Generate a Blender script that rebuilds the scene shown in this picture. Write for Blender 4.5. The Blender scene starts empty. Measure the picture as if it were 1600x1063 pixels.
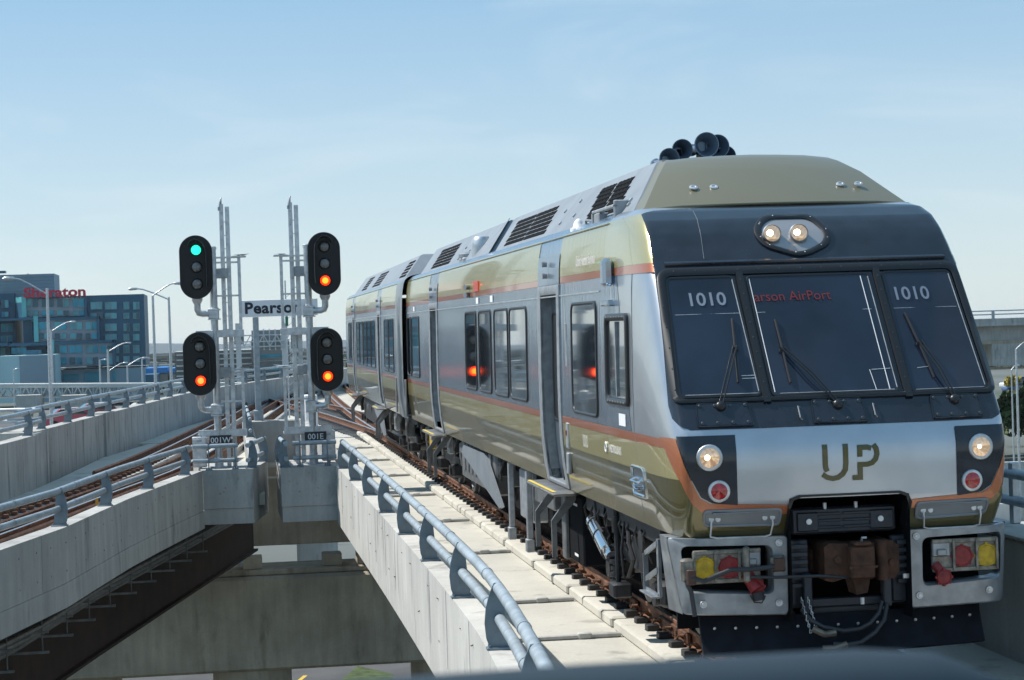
import bpy, bmesh, math, random
from mathutils import Vector, Matrix, Euler
random.seed(7)
PI = math.pi
S = bpy.context.scene
C = S.collection

# ------------------------------------------------------------ camera, world, sun
GRADE = 0.0069                                   # the railway climbs away from the camera
RG = Matrix.Rotation(math.atan(GRADE), 4, 'X')
cam_d = bpy.data.cameras.new('camera'); cam = bpy.data.objects.new('camera', cam_d); C.objects.link(cam)
S.camera = cam
cam_d.sensor_width = 36.0; cam_d.lens = 72.0
cam_d.clip_start = 0.05; cam_d.clip_end = 40000
cam_d.dof.use_dof = True; cam_d.dof.focus_distance = 30.0; cam_d.dof.aperture_fstop = 9.0
yaw, pitch, roll = math.radians(7.9953), math.radians(-0.4236), 0.032
fw = Vector((math.sin(yaw)*math.cos(pitch), math.cos(yaw)*math.cos(pitch), math.sin(pitch)))
rt = Vector((math.cos(yaw), -math.sin(yaw), 0)); up = rt.cross(fw)
rt2 = rt*math.cos(roll) - up*math.sin(roll); up2 = up*math.cos(roll) + rt*math.sin(roll)
M = Matrix((rt2, up2, -fw)).transposed().to_4x4()
M.translation = Vector((-5.5, -17.84, 3.2))
cam.matrix_world = RG @ M

SUN = Vector((-0.72, 0.36, 1.0)).normalized()
EL = math.asin(SUN.z); ROT = math.atan2(SUN.x, SUN.y)
W = bpy.data.worlds.new('World'); S.world = W; W.use_nodes = True
nt = W.node_tree; nt.nodes.clear()
wo = nt.nodes.new('ShaderNodeOutputWorld'); bg = nt.nodes.new('ShaderNodeBackground')
sk = nt.nodes.new('ShaderNodeTexSky'); sk.sky_type = 'NISHITA'; sk.sun_disc = False
sk.sun_elevation = EL; sk.sun_rotation = ROT; sk.altitude = 200; sk.air_density = 1.0; sk.dust_density = 0.4; sk.ozone_density = 1.8
tc = nt.nodes.new('ShaderNodeTexCoord')
mp = nt.nodes.new('ShaderNodeMapping'); mp.inputs['Scale'].default_value = (2.2, 1.0, 9.0); mp.inputs['Rotation'].default_value = (0.0, 0.22, 0.3)
nz = nt.nodes.new('ShaderNodeTexNoise'); nz.inputs['Scale'].default_value = 2.3; nz.inputs['Detail'].default_value = 7; nz.inputs['Roughness'].default_value = .55; nz.inputs['Distortion'].default_value = .6
cr = nt.nodes.new('ShaderNodeMapRange'); cr.inputs[1].default_value = .52; cr.inputs[2].default_value = .80; cr.inputs[3].default_value = 0; cr.inputs[4].default_value = .34
mx = nt.nodes.new('ShaderNodeMix'); mx.data_type = 'RGBA'; mx.inputs[7].default_value = (6.9, 7.4, 7.6, 1)
nt.links.new(tc.outputs['Generated'], mp.inputs[0]); nt.links.new(mp.outputs[0], nz.inputs['Vector'])
nt.links.new(nz.outputs['Fac'], cr.inputs[0]); nt.links.new(cr.outputs[0], mx.inputs[0])
sx = nt.nodes.new('ShaderNodeSeparateXYZ'); nt.links.new(tc.outputs['Generated'], sx.inputs[0])
ev = nt.nodes.new('ShaderNodeMapRange'); ev.inputs[1].default_value = 0.0; ev.inputs[2].default_value = .19; nt.links.new(sx.outputs['Z'], ev.inputs[0])
vg = nt.nodes.new('ShaderNodeMix'); vg.data_type = 'RGBA'; vg.inputs[6].default_value = (5.6, 6.55, 6.9, 1); vg.inputs[7].default_value = (2.15, 4.15, 6.1, 1); nt.links.new(ev.outputs[0], vg.inputs[0])
vm = nt.nodes.new('ShaderNodeMix'); vm.data_type = 'RGBA'; vm.inputs[0].default_value = .72; nt.links.new(sk.outputs[0], vm.inputs[6]); nt.links.new(vg.outputs[2], vm.inputs[7])   # thin high summer haze over the whole sky
nt.links.new(vm.outputs[2], mx.inputs[6]); nt.links.new(mx.outputs[2], bg.inputs[0]); nt.links.new(bg.outputs[0], wo.inputs[0])
bg.inputs[1].default_value = 0.095
sl = bpy.data.lights.new('sun', 'SUN'); sl.energy = 4.4; sl.angle = math.radians(.5); sl.color = (1.0, .955, .89)
so = bpy.data.objects.new('sun', sl); C.objects.link(so); so.rotation_euler = SUN.to_track_quat('Z', 'Y').to_euler()
S.view_settings.view_transform = 'Standard'; S.view_settings.look = 'None'; S.view_settings.exposure = 0.45; S.view_settings.gamma = 1.0
S.view_settings.use_curve_mapping = False

# ------------------------------------------------------------ materials
MATS = {}
def mat(name, col, rough=.6, metal=0.0, var=0.0, scale=3.0, bump=0.0, bscale=30.0, coat=0.0, emit=None, es=0.0,
        stretch=(1, 1, 1), spec=.5, col2=None, lo=.35, hi=.65, bstretch=None, detail=6, bdist=.02):
    if name in MATS: return MATS[name]
    m = bpy.data.materials.new(name); m.use_nodes = True; MATS[name] = m
    n = m.node_tree; b = n.nodes['Principled BSDF']
    b.inputs['Base Color'].default_value = (*col, 1); b.inputs['Roughness'].default_value = rough; b.inputs['Metallic'].default_value = metal
    b.inputs['Specular IOR Level'].default_value = spec
    if coat: b.inputs['Coat Weight'].default_value = coat; b.inputs['Coat Roughness'].default_value = .04
    if emit: b.inputs['Emission Color'].default_value = (*emit, 1); b.inputs['Emission Strength'].default_value = es
    t = n.nodes.new('ShaderNodeTexCoord')
    if var or col2:
        mpp = n.nodes.new('ShaderNodeMapping'); mpp.inputs['Scale'].default_value = stretch
        x = n.nodes.new('ShaderNodeTexNoise'); x.inputs['Scale'].default_value = scale; x.inputs['Detail'].default_value = detail
        r = n.nodes.new('ShaderNodeMapRange'); r.inputs[1].default_value = lo; r.inputs[2].default_value = hi
        q = n.nodes.new('ShaderNodeMix'); q.data_type = 'RGBA'
        c2 = col2 if col2 else tuple(c*(1-var) for c in col)
        q.inputs[6].default_value = (*c2, 1); q.inputs[7].default_value = (*(col if col2 else tuple(min(1, c*(1+var*.6)) for c in col)), 1)
        n.links.new(t.outputs['Object'], mpp.inputs[0]); n.links.new(mpp.outputs[0], x.inputs['Vector']); n.links.new(x.outputs['Fac'], r.inputs[0])
        n.links.new(r.outputs[0], q.inputs[0]); n.links.new(q.outputs[2], b.inputs['Base Color'])
    if bump:
        mpb = n.nodes.new('ShaderNodeMapping'); mpb.inputs['Scale'].default_value = bstretch or (1, 1, 1)
        y = n.nodes.new('ShaderNodeTexNoise'); y.inputs['Scale'].default_value = bscale; y.inputs['Detail'].default_value = 4
        bb = n.nodes.new('ShaderNodeBump'); bb.inputs['Strength'].default_value = bump; bb.inputs['Distance'].default_value = bdist
        n.links.new(t.outputs['Object'], mpb.inputs[0]); n.links.new(mpb.outputs[0], y.inputs['Vector'])
        n.links.new(y.outputs['Fac'], bb.inputs['Height']); n.links.new(bb.outputs[0], b.inputs['Normal'])
    return m
def concrete(name, col, streak=.22, blotch=.16, rough=.85, drips=True):
    """cast concrete: fine grain, cloudy blotches, vertical run marks and dark drips, pin holes in relief"""
    if name in MATS: return MATS[name]
    m = bpy.data.materials.new(name); m.use_nodes = True; MATS[name] = m
    n = m.node_tree; b = n.nodes['Principled BSDF']; b.inputs['Roughness'].default_value = rough; b.inputs['Specular IOR Level'].default_value = .3
    t = n.nodes.new('ShaderNodeTexCoord')
    def noise(sc, st, det=5, lo=.35, hi=.65, a=0., z=1.):
        p = n.nodes.new('ShaderNodeMapping'); p.inputs['Scale'].default_value = st; n.links.new(t.outputs['Object'], p.inputs[0])
        x = n.nodes.new('ShaderNodeTexNoise'); x.inputs['Scale'].default_value = sc; x.inputs['Detail'].default_value = det; x.inputs['Roughness'].default_value = .6
        n.links.new(p.outputs[0], x.inputs['Vector'])
        r = n.nodes.new('ShaderNodeMapRange'); r.inputs[1].default_value = lo; r.inputs[2].default_value = hi; r.inputs[3].default_value = a; r.inputs[4].default_value = z
        n.links.new(x.outputs['Fac'], r.inputs[0]); return r.outputs[0]
    def mul(a, c):
        q = n.nodes.new('ShaderNodeMath'); q.operation = 'MULTIPLY'; n.links.new(a, q.inputs[0]); n.links.new(c, q.inputs[1]); return q.outputs[0]
    f = noise(.55, (1, 1, 1), 6, .3, .7, 1-blotch, 1+blotch*.4)
    f = mul(f, noise(3.5, (1, 1, .12), 5, .35, .7, 1-streak, 1+streak*.35))
    f = mul(f, noise(28, (1, 1, 1), 3, .3, .7, .93, 1.04))
    if drips: f = mul(f, noise(1.8, (1, 1, .25), 7, .57, .70, 1.0, .60))
    q = n.nodes.new('ShaderNodeVectorMath'); q.operation = 'SCALE'; q.inputs[0].default_value = col
    n.links.new(f, q.inputs['Scale']); n.links.new(q.outputs[0], b.inputs['Base Color'])
    bb = n.nodes.new('ShaderNodeBump'); bb.inputs['Strength'].default_value = .35; bb.inputs['Distance'].default_value = .006
    x = n.nodes.new('ShaderNodeTexNoise'); x.inputs['Scale'].default_value = 22; x.inputs['Detail'].default_value = 6
    n.links.new(t.outputs['Object'], x.inputs['Vector']); n.links.new(x.outputs['Fac'], bb.inputs['Height']); n.links.new(bb.outputs[0], b.inputs['Normal'])
    return m

M_conc = concrete('parapet_concrete', (.52, .51, .48), .12, .16)
M_concL = concrete('weathered_concrete', (.45, .45, .435), .18, .22)
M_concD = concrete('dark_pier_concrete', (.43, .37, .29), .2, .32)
M_slab = concrete('slab_concrete', (.52, .50, .44), .03, .14)
M_pipe = mat('railing_paint', (.33, .38, .415), .45, .25, var=.2, scale=6, bump=.15, bscale=60)
M_fin = mat('railing_post_paint', (.16, .21, .25), .45, .3, var=.15, scale=8)
M_galv = mat('galvanised_steel', (.56, .58, .60), .42, .75, var=.2, scale=9, bump=.1, bscale=40)
M_galvD = mat('dull_steel', (.34, .36, .38), .5, .6, var=.2, scale=9)
M_rust = mat('rusty_steel', (.135, .062, .036), .75, .3, var=.5, scale=5, bump=.3, bscale=40, stretch=(1, 1, 1))
M_rustL = mat('rail_side_rust', (.19, .088, .048), .7, .25, var=.5, scale=4, bump=.25, bscale=30)
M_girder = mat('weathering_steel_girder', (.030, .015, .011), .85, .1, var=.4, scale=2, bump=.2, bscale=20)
M_railtop = mat('polished_rail_top', (.55, .55, .56), .25, .95)
M_black = mat('black_rubber', (.018, .018, .02), .6)
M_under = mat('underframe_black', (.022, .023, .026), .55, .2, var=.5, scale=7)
M_under2 = mat('underframe_grey', (.16, .165, .17), .5, .4, var=.3, scale=6)
M_blk = mat('signal_black', (.010, .011, .013), .38, spec=.35)
M_lens = mat('dark_signal_lens', (.13, .125, .12), .12, coat=1, var=.5, scale=14)
M_lensG = mat('green_signal_lens', (.02, .4, .28), .2, emit=(.02, .85, .50), es=1.25, var=.2, scale=30)
M_lensR = mat('red_signal_lens', (.6, .05, .01), .2, emit=(1.0, .022, .001), es=2.6)
M_lensA = mat('red_signal_lens_centre', (.8, .3, .02), .2, emit=(1.0, .17, .01), es=3.0)
M_white = mat('white_print', (.80, .80, .80), .5)
M_signw = mat('sign_white', (.72, .74, .77), .45, var=.06, scale=3)
M_signk = mat('sign_dark_blue', (.012, .016, .03), .4)
M_numk = mat('plate_dark', (.012, .016, .024), .35)
M_grass = mat('grass', (.055, .085, .022), .9, var=.5, scale=2)
M_asph = mat('asphalt', (.085, .087, .09), .9, var=.2, scale=.5, bump=.2, bscale=30)
M_ground = mat('ground_far', (.13, .14, .135), .95, col2=(.05, .065, .045), scale=.012, detail=8)
M_line = mat('road_paint_white', (.62, .62, .60), .7)
M_liney = mat('road_paint_yellow', (.60, .42, .06), .7)
M_leaf = mat('foliage', (.06, .095, .028), .8, var=.55, scale=1.5)
M_leafy = mat('foliage_yellow', (.30, .24, .03), .8, var=.4, scale=1.5)
M_bark = mat('bark', (.10, .07, .05), .9)

# ------------------------------------------------------------ mesh builder
class MB:
    def __init__(s): s.v = []; s.f = []; s.mi = []; s.cur = 0; s.ch = []
    def add(s, vs, fs):
        o = len(s.v); s.ch.append((o, len(vs), len(s.f), len(fs))); s.v += [tuple(p) for p in vs]; s.f += [tuple(i+o for i in q) for q in fs]; s.mi += [s.cur]*len(fs); return s
    def box(s, x0, x1, y0, y1, z0, z1, bev=0.0):
        if x1 < x0: x0, x1 = x1, x0
        if y1 < y0: y0, y1 = y1, y0
        if z1 < z0: z0, z1 = z1, z0
        b = min(bev, (x1-x0)*.45, (y1-y0)*.45, (z1-z0)*.45)
        if b <= 0:
            return s.add([(x, y, z) for z in (z0, z1) for x, y in ((x0, y0), (x1, y0), (x1, y1), (x0, y1))],
                         [(3, 2, 1, 0), (4, 5, 6, 7), (0, 1, 5, 4), (1, 2, 6, 5), (2, 3, 7, 6), (3, 0, 4, 7)])
        def ring(z, i):
            return [(x0+i+b, y0+i, z), (x1-i-b, y0+i, z), (x1-i, y0+i+b, z), (x1-i, y1-i-b, z), (x1-i-b, y1-i, z), (x0+i+b, y1-i, z), (x0+i, y1-i-b, z), (x0+i, y0+i+b, z)]
        R = ring(z0, b)+ring(z0+b, 0)+ring(z1-b, 0)+ring(z1, b)
        F = [tuple(range(7, -1, -1)), tuple(range(24, 32))]
        for k in range(3):
            for i in range(8):
                j = (i+1) % 8; F.append((k*8+i, k*8+j, k*8+8+j, k*8+8+i))
        return s.add(R, F)
    def obox(s, c, ax, ay, az, hx, hy, hz):
        c, ax, ay, az = Vector(c), Vector(ax).normalized(), Vector(ay).normalized(), Vector(az).normalized()
        P = [c+ax*(i*hx)+ay*(j*hy)+az*(k*hz) for k in (-1, 1) for i, j in ((-1, -1), (1, -1), (1, 1), (-1, 1))]
        return s.add(P, [(3, 2, 1, 0), (4, 5, 6, 7), (0, 1, 5, 4), (1, 2, 6, 5), (2, 3, 7, 6), (3, 0, 4, 7)])
    def bar(s, a, b, w, h, upv=(0, 0, 1)):
        a, b = Vector(a), Vector(b); d = (b-a); L = d.length; d.normalize()
        u = Vector(upv); r = d.cross(u)
        if r.length < 1e-4: r = d.cross(Vector((1, 0, 0)))
        r.normalize(); u = r.cross(d)
        return s.obox((a+b)/2, d, r, u, L/2, w/2, h/2)
    def cyl(s, a, b, r, r2=None, n=14, caps=True):
        return s.tube([a, b], r if r2 is None else [r, r2], n, caps)
    def tube(s, pts, r, n=10, caps=True):
        pts = [Vector(p) for p in pts]; m = len(pts); rs = r if isinstance(r, (list, tuple)) else [r]*m
        T = []
        for i in range(m):
            d = (pts[min(i+1, m-1)]-pts[max(i-1, 0)]); T.append(d.normalized())
        u = T[0].orthogonal().normalized(); V = []
        for i in range(m):
            u = (u-T[i]*u.dot(T[i])); u.normalize(); w = T[i].cross(u)
            for k in range(n):
                a = 2*PI*k/n; V.append(pts[i]+(u*math.cos(a)+w*math.sin(a))*rs[i])
        F = [(i*n+k, i*n+(k+1) % n, (i+1)*n+(k+1) % n, (i+1)*n+k) for i in range(m-1) for k in range(n)]
        if caps: F += [tuple(range(n-1, -1, -1)), tuple(range((m-1)*n, m*n))]
        return s.add(V, F)
    def lathe(s, o, ax, prof, n=20):
        """prof: (distance along axis, radius)"""
        o, ax = Vector(o), Vector(ax).normalized(); u = ax.orthogonal().normalized(); w = ax.cross(u); V = []
        for d, r in prof:
            for k in range(n):
                a = 2*PI*k/n; V.append(o+ax*d+(u*math.cos(a)+w*math.sin(a))*max(r, 1e-4))
        m = len(prof)
        F = [(i*n+k, i*n+(k+1) % n, (i+1)*n+(k+1) % n, (i+1)*n+k) for i in range(m-1) for k in range(n)]
        return s.add(V, F)
    def prism(s, poly, o, ax, ay, az, t):
        """flat polygon in the (ax, ay) plane at o, thickened by t along az"""
        o, ax, ay, az = Vector(o), Vector(ax), Vector(ay), Vector(az)
        n = len(poly); A = [o+ax*x+ay*y for x, y in poly]; B = [p+az*t for p in A]
        return s.add(A+B, [tuple(range(n-1, -1, -1)), tuple(range(n, 2*n))]+[(i, (i+1) % n, n+(i+1) % n, n+i) for i in range(n)])
    def wall(s, path, t, z0, z1, side=1):
        """vertical slab following a plan path; thickness t to the given side"""
        P = [Vector((x, y, 0)) for x, y in path]; m = len(P); N = []
        for i in range(m):
            d = (P[min(i+1, m-1)]-P[max(i-1, 0)]).normalized(); N.append(Vector((d.y, -d.x, 0))*side)
        V = []
        for i in range(m):
            a, b = P[i], P[i]+N[i]*t
            V += [(a.x, a.y, z0), (a.x, a.y, z1), (b.x, b.y, z1), (b.x, b.y, z0)]
        F = [(i*4+k, i*4+(k+1) % 4, i*4+4+(k+1) % 4, i*4+4+k) for i in range(m-1) for k in range(4)]
        F += [(3, 2, 1, 0), tuple((m-1)*4+k for k in range(4))]
        return s.add(V, F)

RAIL, FREE = [], []
BASE = {}
def mesh_obj(name, mb, m, base, smooth=None):
    me = bpy.data.meshes.new(name)
    bx, by, bz = base
    me.from_pydata([(x-bx, y-by, z-bz) for x, y, z in mb.v], [], mb.f)
    ms = m if isinstance(m, (list, tuple)) else [m]
    for k in ms: me.materials.append(k)
    if len(ms) > 1: me.polygons.foreach_set('material_index', mb.mi)
    bm = bmesh.new(); bm.from_mesh(me); bmesh.ops.recalc_face_normals(bm, faces=bm.faces)
    if smooth:
        for f in bm.faces: f.smooth = True
        for e in bm.edges:
            if len(e.link_faces) != 2 or e.calc_face_angle(0) > math.radians(smooth): e.smooth = False
    bm.to_mesh(me); bm.free()
    o = bpy.data.objects.new(name, me); C.objects.link(o); return o
def tagit(o, label=None, cat=None, group=None, kind=None):
    if label: o['label'] = label
    if cat: o['category'] = cat
    if group: o['group'] = group
    if kind: o['kind'] = kind
def thing(name, label, cat, loc, group=None, rail=True):
    o = bpy.data.objects.new(name, None); C.objects.link(o); o.empty_display_size = .2
    o.location = loc; BASE[o.name] = Vector(loc); tagit(o, label, cat, group); (RAIL if rail else FREE).append(o); return o
WHOLE = {'number_print', 'lettering', 'flank_lettering', 'destination_text', 'emblem', 'roof_letters', 'crown', 'body_shell', 'nose_shell', 'coupler_cavity', 'roof_dome', 'door_frame', 'post', 'rail', 'pane', 'wall_block', 'glass', 'body', 'horn', 'wiper'}
def clusters(mb):
    B = []
    for o, n, f0, fn in mb.ch:
        P = mb.v[o:o+n]; B.append([[min(p[k] for p in P)-.012 for k in range(3)], [max(p[k] for p in P)+.012 for k in range(3)]])
    g = list(range(len(B)))
    def find(i):
        while g[i] != i: i = g[i]
        return i
    for i in range(len(B)):
        for j in range(i):
            if all(B[i][0][k] <= B[j][1][k] and B[j][0][k] <= B[i][1][k] for k in range(3)): g[find(i)] = find(j)
    out = {}
    for i in range(len(B)): out.setdefault(find(i), []).append(i)
    return list(out.values()), B
def part(name, mb, m, parent, smooth=40, label=None, kind=None):
    if kind is None and name not in WHOLE and len(mb.ch) > 1 and sum(c[1] for c in mb.ch) == len(mb.v) and len(mb.ch) < 500:
        cl, B = clusters(mb)
        if len(cl) > 1:
            big = max(max(max(B[i][1][k] for i in c)-min(B[i][0][k] for i in c) for k in range(3)) for c in cl)
            if len(cl) > 60 or big < .085 or name in ('formwork_seam', 'ladder_rung', 'pipework', 'web_member', 'cladding_joint', 'panel_rib', 'letter_support', 'lattice', 'brace', 'stencil_mark', 'shroud_stud'): kind = 'stuff'
            else:
                first = None
                for c in cl:
                    q = MB()
                    for i in c:
                        o, n, f0, fn = mb.ch[i]; d = len(q.v)-o; q.v += mb.v[o:o+n]; q.f += [tuple(a+d for a in f) for f in mb.f[f0:f0+fn]]; q.mi += mb.mi[f0:f0+fn]
                    ob = part_one(name, q, m, parent, smooth, label, None); first = first or ob
                return first
    return part_one(name, mb, m, parent, smooth, label, kind)
def part_one(name, mb, m, parent, smooth=40, label=None, kind=None):
    b = BASE[parent.name]; o = mesh_obj(name, mb, m, b, smooth); o.parent = parent; BASE[o.name] = b; tagit(o, label, kind=kind); return o
def solo(name, mb, m, label=None, cat=None, group=None, kind=None, loc=(0, 0, 0), rail=True, smooth=40):
    o = mesh_obj(name, mb, m, loc, smooth); o.location = loc; BASE[o.name] = Vector(loc); tagit(o, label, cat, group, kind); (RAIL if rail else FREE).append(o); return o
def inst(src, parent, off):
    """another object sharing src's mesh, moved by off"""
    o = src.copy(); C.objects.link(o); o.parent = parent; o.location = Vector(src.location)+Vector(off); BASE[o.name] = BASE[parent.name]; return o
def copy_tree(root, loc, label=None, rotz=None):
    def rec(o, p):
        c = o.copy(); C.objects.link(c); c.parent = p; BASE[c.name] = BASE[o.name]
        for ch in [k for k in o.children]: rec(ch, c)
        return c
    r = rec(root, None); r.location = loc
    if rotz is not None: r.rotation_euler[2] = rotz
    if label: r['label'] = label
    (RAIL if root in RAIL else FREE).append(r); return r
def text_mb(body, size, bold=0.0, ext=.004, sx=1.0, align='LEFT', spacing=1.0):
    """text as a mesh in the x (reading) / y (up) plane; returns verts, faces, width"""
    cu = bpy.data.curves.new('txt', 'FONT'); cu.body = body; cu.size = size; cu.offset = bold; cu.extrude = ext; cu.resolution_u = 3
    cu.align_x = align; cu.space_character = spacing
    o = bpy.data.objects.new('txt', cu); C.objects.link(o); bpy.context.view_layer.update()
    me = bpy.data.meshes.new_from_object(o.evaluated_get(bpy.context.evaluated_depsgraph_get()))
    V = [(v.co.x*sx, v.co.y, v.co.z) for v in me.vertices]; F = [tuple(p.vertices) for p in me.polygons]
    bpy.data.objects.remove(o); bpy.data.curves.remove(cu); bpy.data.meshes.remove(me)
    return V, F
def put_text(mb, body, o, ax, ay, size, **k):
    V, F = text_mb(body, size, **k); o, ax, ay = Vector(o), Vector(ax).normalized(), Vector(ay).normalized(); az = ax.cross(ay)
    mb.add([o+ax*x+ay*y+az*z for x, y, z in V], F); return mb

# ------------------------------------------------------------ plan lines of the railway (rail frame)
def path_at(path, y):
    for (x0, y0), (x1, y1) in zip(path, path[1:]):
        if y0 <= y <= y1: return x0+(x1-x0)*(y-y0)/(y1-y0)
    (x0, y0), (x1, y1) = (path[0], path[1]) if y < path[0][1] else (path[-2], path[-1])
    return x0+(x1-x0)*(y-y0)/(y1-y0)
def smooth_path(pts, step=2.0):
    out = []
    n = len(pts)
    for i in range(n-1):
        p0, p1, p2, p3 = pts[max(i-1, 0)], pts[i], pts[i+1], pts[min(i+2, n-1)]
        k = max(1, int(abs(p2[1]-p1[1])/step))
        for j in range(k):
            t = j/k
            out.append(tuple(.5*((2*p1[a])+(-p0[a]+p2[a])*t+(2*p0[a]-5*p1[a]+4*p2[a]-p3[a])*t*t+(-p0[a]+3*p1[a]-3*p2[a]+p3[a])*t**3) for a in (0, 1)))
    out.append(pts[-1]); return out
def clip(path, y0, y1):
    return [(path_at(path, y0), y0)]+[p for p in path if y0+.01 < p[1] < y1-.01]+[(path_at(path, y1), y1)]
def offs(path, d):
    out = []
    for i, p in enumerate(path):
        a, b = path[max(i-1, 0)], path[min(i+1, len(path)-1)]
        t = Vector((b[0]-a[0], b[1]-a[1])).normalized(); out.append((p[0]+t.y*d, p[1]-t.x*d))
    return out
L_EDGE = smooth_path([(-11.2, 0.0), (-8.73, 11.8), (-8.08, 14.86), (-7.33, 20.1), (-6.06, 27.1)])
L_WALL = smooth_path([(-14.2, 8), (-12.3, 18), (-10.62, 28), (-9.95, 34.6)])
L_WALL2 = smooth_path([(-10.28, 34.6), (-9.2, 44.8), (-8.05, 55), (-6.9, 65), (-4.9, 76), (-2.6, 86), (-.3, 96), (3, 112)])
L_TRK = smooth_path([(-14.0, -4), (-12.2, 6), (-10.25, 16), (-8.75, 25), (-7.2, 34.75), (-5.3, 55), (-3.2, 80), (-.9, 100), (1.6, 120)])
X_TRK = smooth_path([(0, 44), (-.35, 52), (-1.15, 64), (-2.3, 78), (-3.4, 92)])
def rtx(y): return (max(0, y-50)**2)/3000.
R_TRK = [(rtx(y), y) for y in range(-16, 124, 2)]

# ------------------------------------------------------------ ground far below and sky-line
gz = -12.6                                       # true height of the ground under the viaduct
def wz(y, zr): return zr+GRADE*y                 # true height of a rail-frame height
mb = MB().box(-9000, 12000, -300, 14000, gz-1, gz); solo('ground', mb, M_ground, kind='structure', rail=False)
mb = MB().box(-70, 60, 40, 106, gz, gz+.004); solo('road', mb, M_asph, kind='structure', rail=False)
mb = MB()
for x0, y0, x1, y1 in ((-14, 60, -8.5, 80), (-7.5, 66, -4.0, 78), (1.2, 60, 3.6, 84), (2.6, 62, 7.0, 84), (-10, 96, 6, 100), (-10, 90, 6, 93.4)):
    d = Vector((x1-x0, y1-y0, 0)).normalized(); r = Vector((d.y, -d.x, 0))*.09
    a, b = Vector((x0, y0, gz+.008)), Vector((x1, y1, gz+.008)); mb.add([a-r, a+r, b+r, b-r], [(0, 1, 2, 3)])
solo('road_marking', mb, M_line, kind='structure', rail=False, smooth=None)
mb = MB(); a, b = Vector((-5.6, 66, gz+.0085)), Vector((-2.2, 80, gz+.0085)); r = Vector((.1, -.02, 0)); mb.add([a-r, a+r, b+r, b-r], [(0, 1, 2, 3)])
solo('road_line', mb, M_liney, kind='structure', rail=False, smooth=None)
mb = MB(); mb.add([(-1.9, 69, gz+.012), (.8, 69, gz+.012), (1.9, 79, gz+.012), (.4, 82, gz+.012), (-1.6, 74, gz+.012)], [(0, 1, 2, 3, 4)])
solo('grass_verge', mb, M_grass, kind='structure', rail=False, smooth=None)

# ------------------------------------------------------------ right viaduct
deck = thing('railway_viaduct', 'pale concrete viaduct deck that carries the silver train', 'bridge', (0, 5, -.5))
part('deck_slab', MB().box(-2.86, 2.3, -16, 51.5, -.62, -.33), M_slab, deck)
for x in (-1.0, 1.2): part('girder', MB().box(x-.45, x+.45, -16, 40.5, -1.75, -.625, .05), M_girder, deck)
# upstands that carry the rails, one cast piece after another with slots between
pl_y = [-13+3.0*k for k in range(21)]
for k, y in enumerate([5.25-3.05*6+3.05*j for j in range(26)]):
    if y > 50: break
    for sx in (-1, 1):
        mb = MB(); x0, x1 = (-1.2, -.5) if sx < 0 else (.5, 1.2)
        mb.box(x0, x1, y+.13, y+3.05-.06, -.33, -.2, .025)
        part('plinth', mb, M_slab, deck)
for y in (-8.0, -1.4, 1.7, 4.7, 7.8, 13.6, 19.0, 25.0, 31, 37, 43):
    mb = MB().box(-2.78, -1.21, y-.035, y+.035, -.33, -.275, .012); mb.box(-1.7, -1.55, y-.05, y+.05, -.33, -.26, .01)
    part('drain_conduit', mb, M_conc, deck)

wallR = thing('concrete_parapet', 'bright sunlit white concrete parapet beside the train with a low pipe railing on it', 'parapet', (-3.1, 9, -1))
def parapet_panel(x0, x1, y0, y1, zt, zb):
    mb = MB(); mb.box(x0, x1, y0, y1, zb+.32, zt, .02); mb.box(x0+.004, x1, y0, y1, zb, zb+.312, .004); return mb
R_EDGE = smooth_path([(-4.3, -16), (-3.75, -7.5), (-3.44, -3.2), (-3.22, .6), (-3.14, 4.3), (-3.12, 12), (-3.14, 19), (-3.18, 26.85)], 1.2)
for y0, y1 in ((-15.9, -3.6), (-3.58, 9.19), (9.21, 18.0), (18.02, 26.85)):
    part('panel', MB().wall(clip(R_EDGE, y0, y1), .33, -.645, .25, 1), M_conc, wallR, None)
    part('panel', MB().wall(clip(offs(R_EDGE, .006), y0, y1), .31, -1.0, -.652, 1), M_conc, wallR, None)
mb = MB()
for y in (-7, -1.5, 2.6, 5.0, 7, 12.2, 14, 16, 20, 21.7, 25):
    x = path_at(R_EDGE, y); mb.box(x-.004, x+.006, y-.010, y+.010, -.64, .24)
part('formwork_seam', mb, M_concL, wallR, None)

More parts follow.
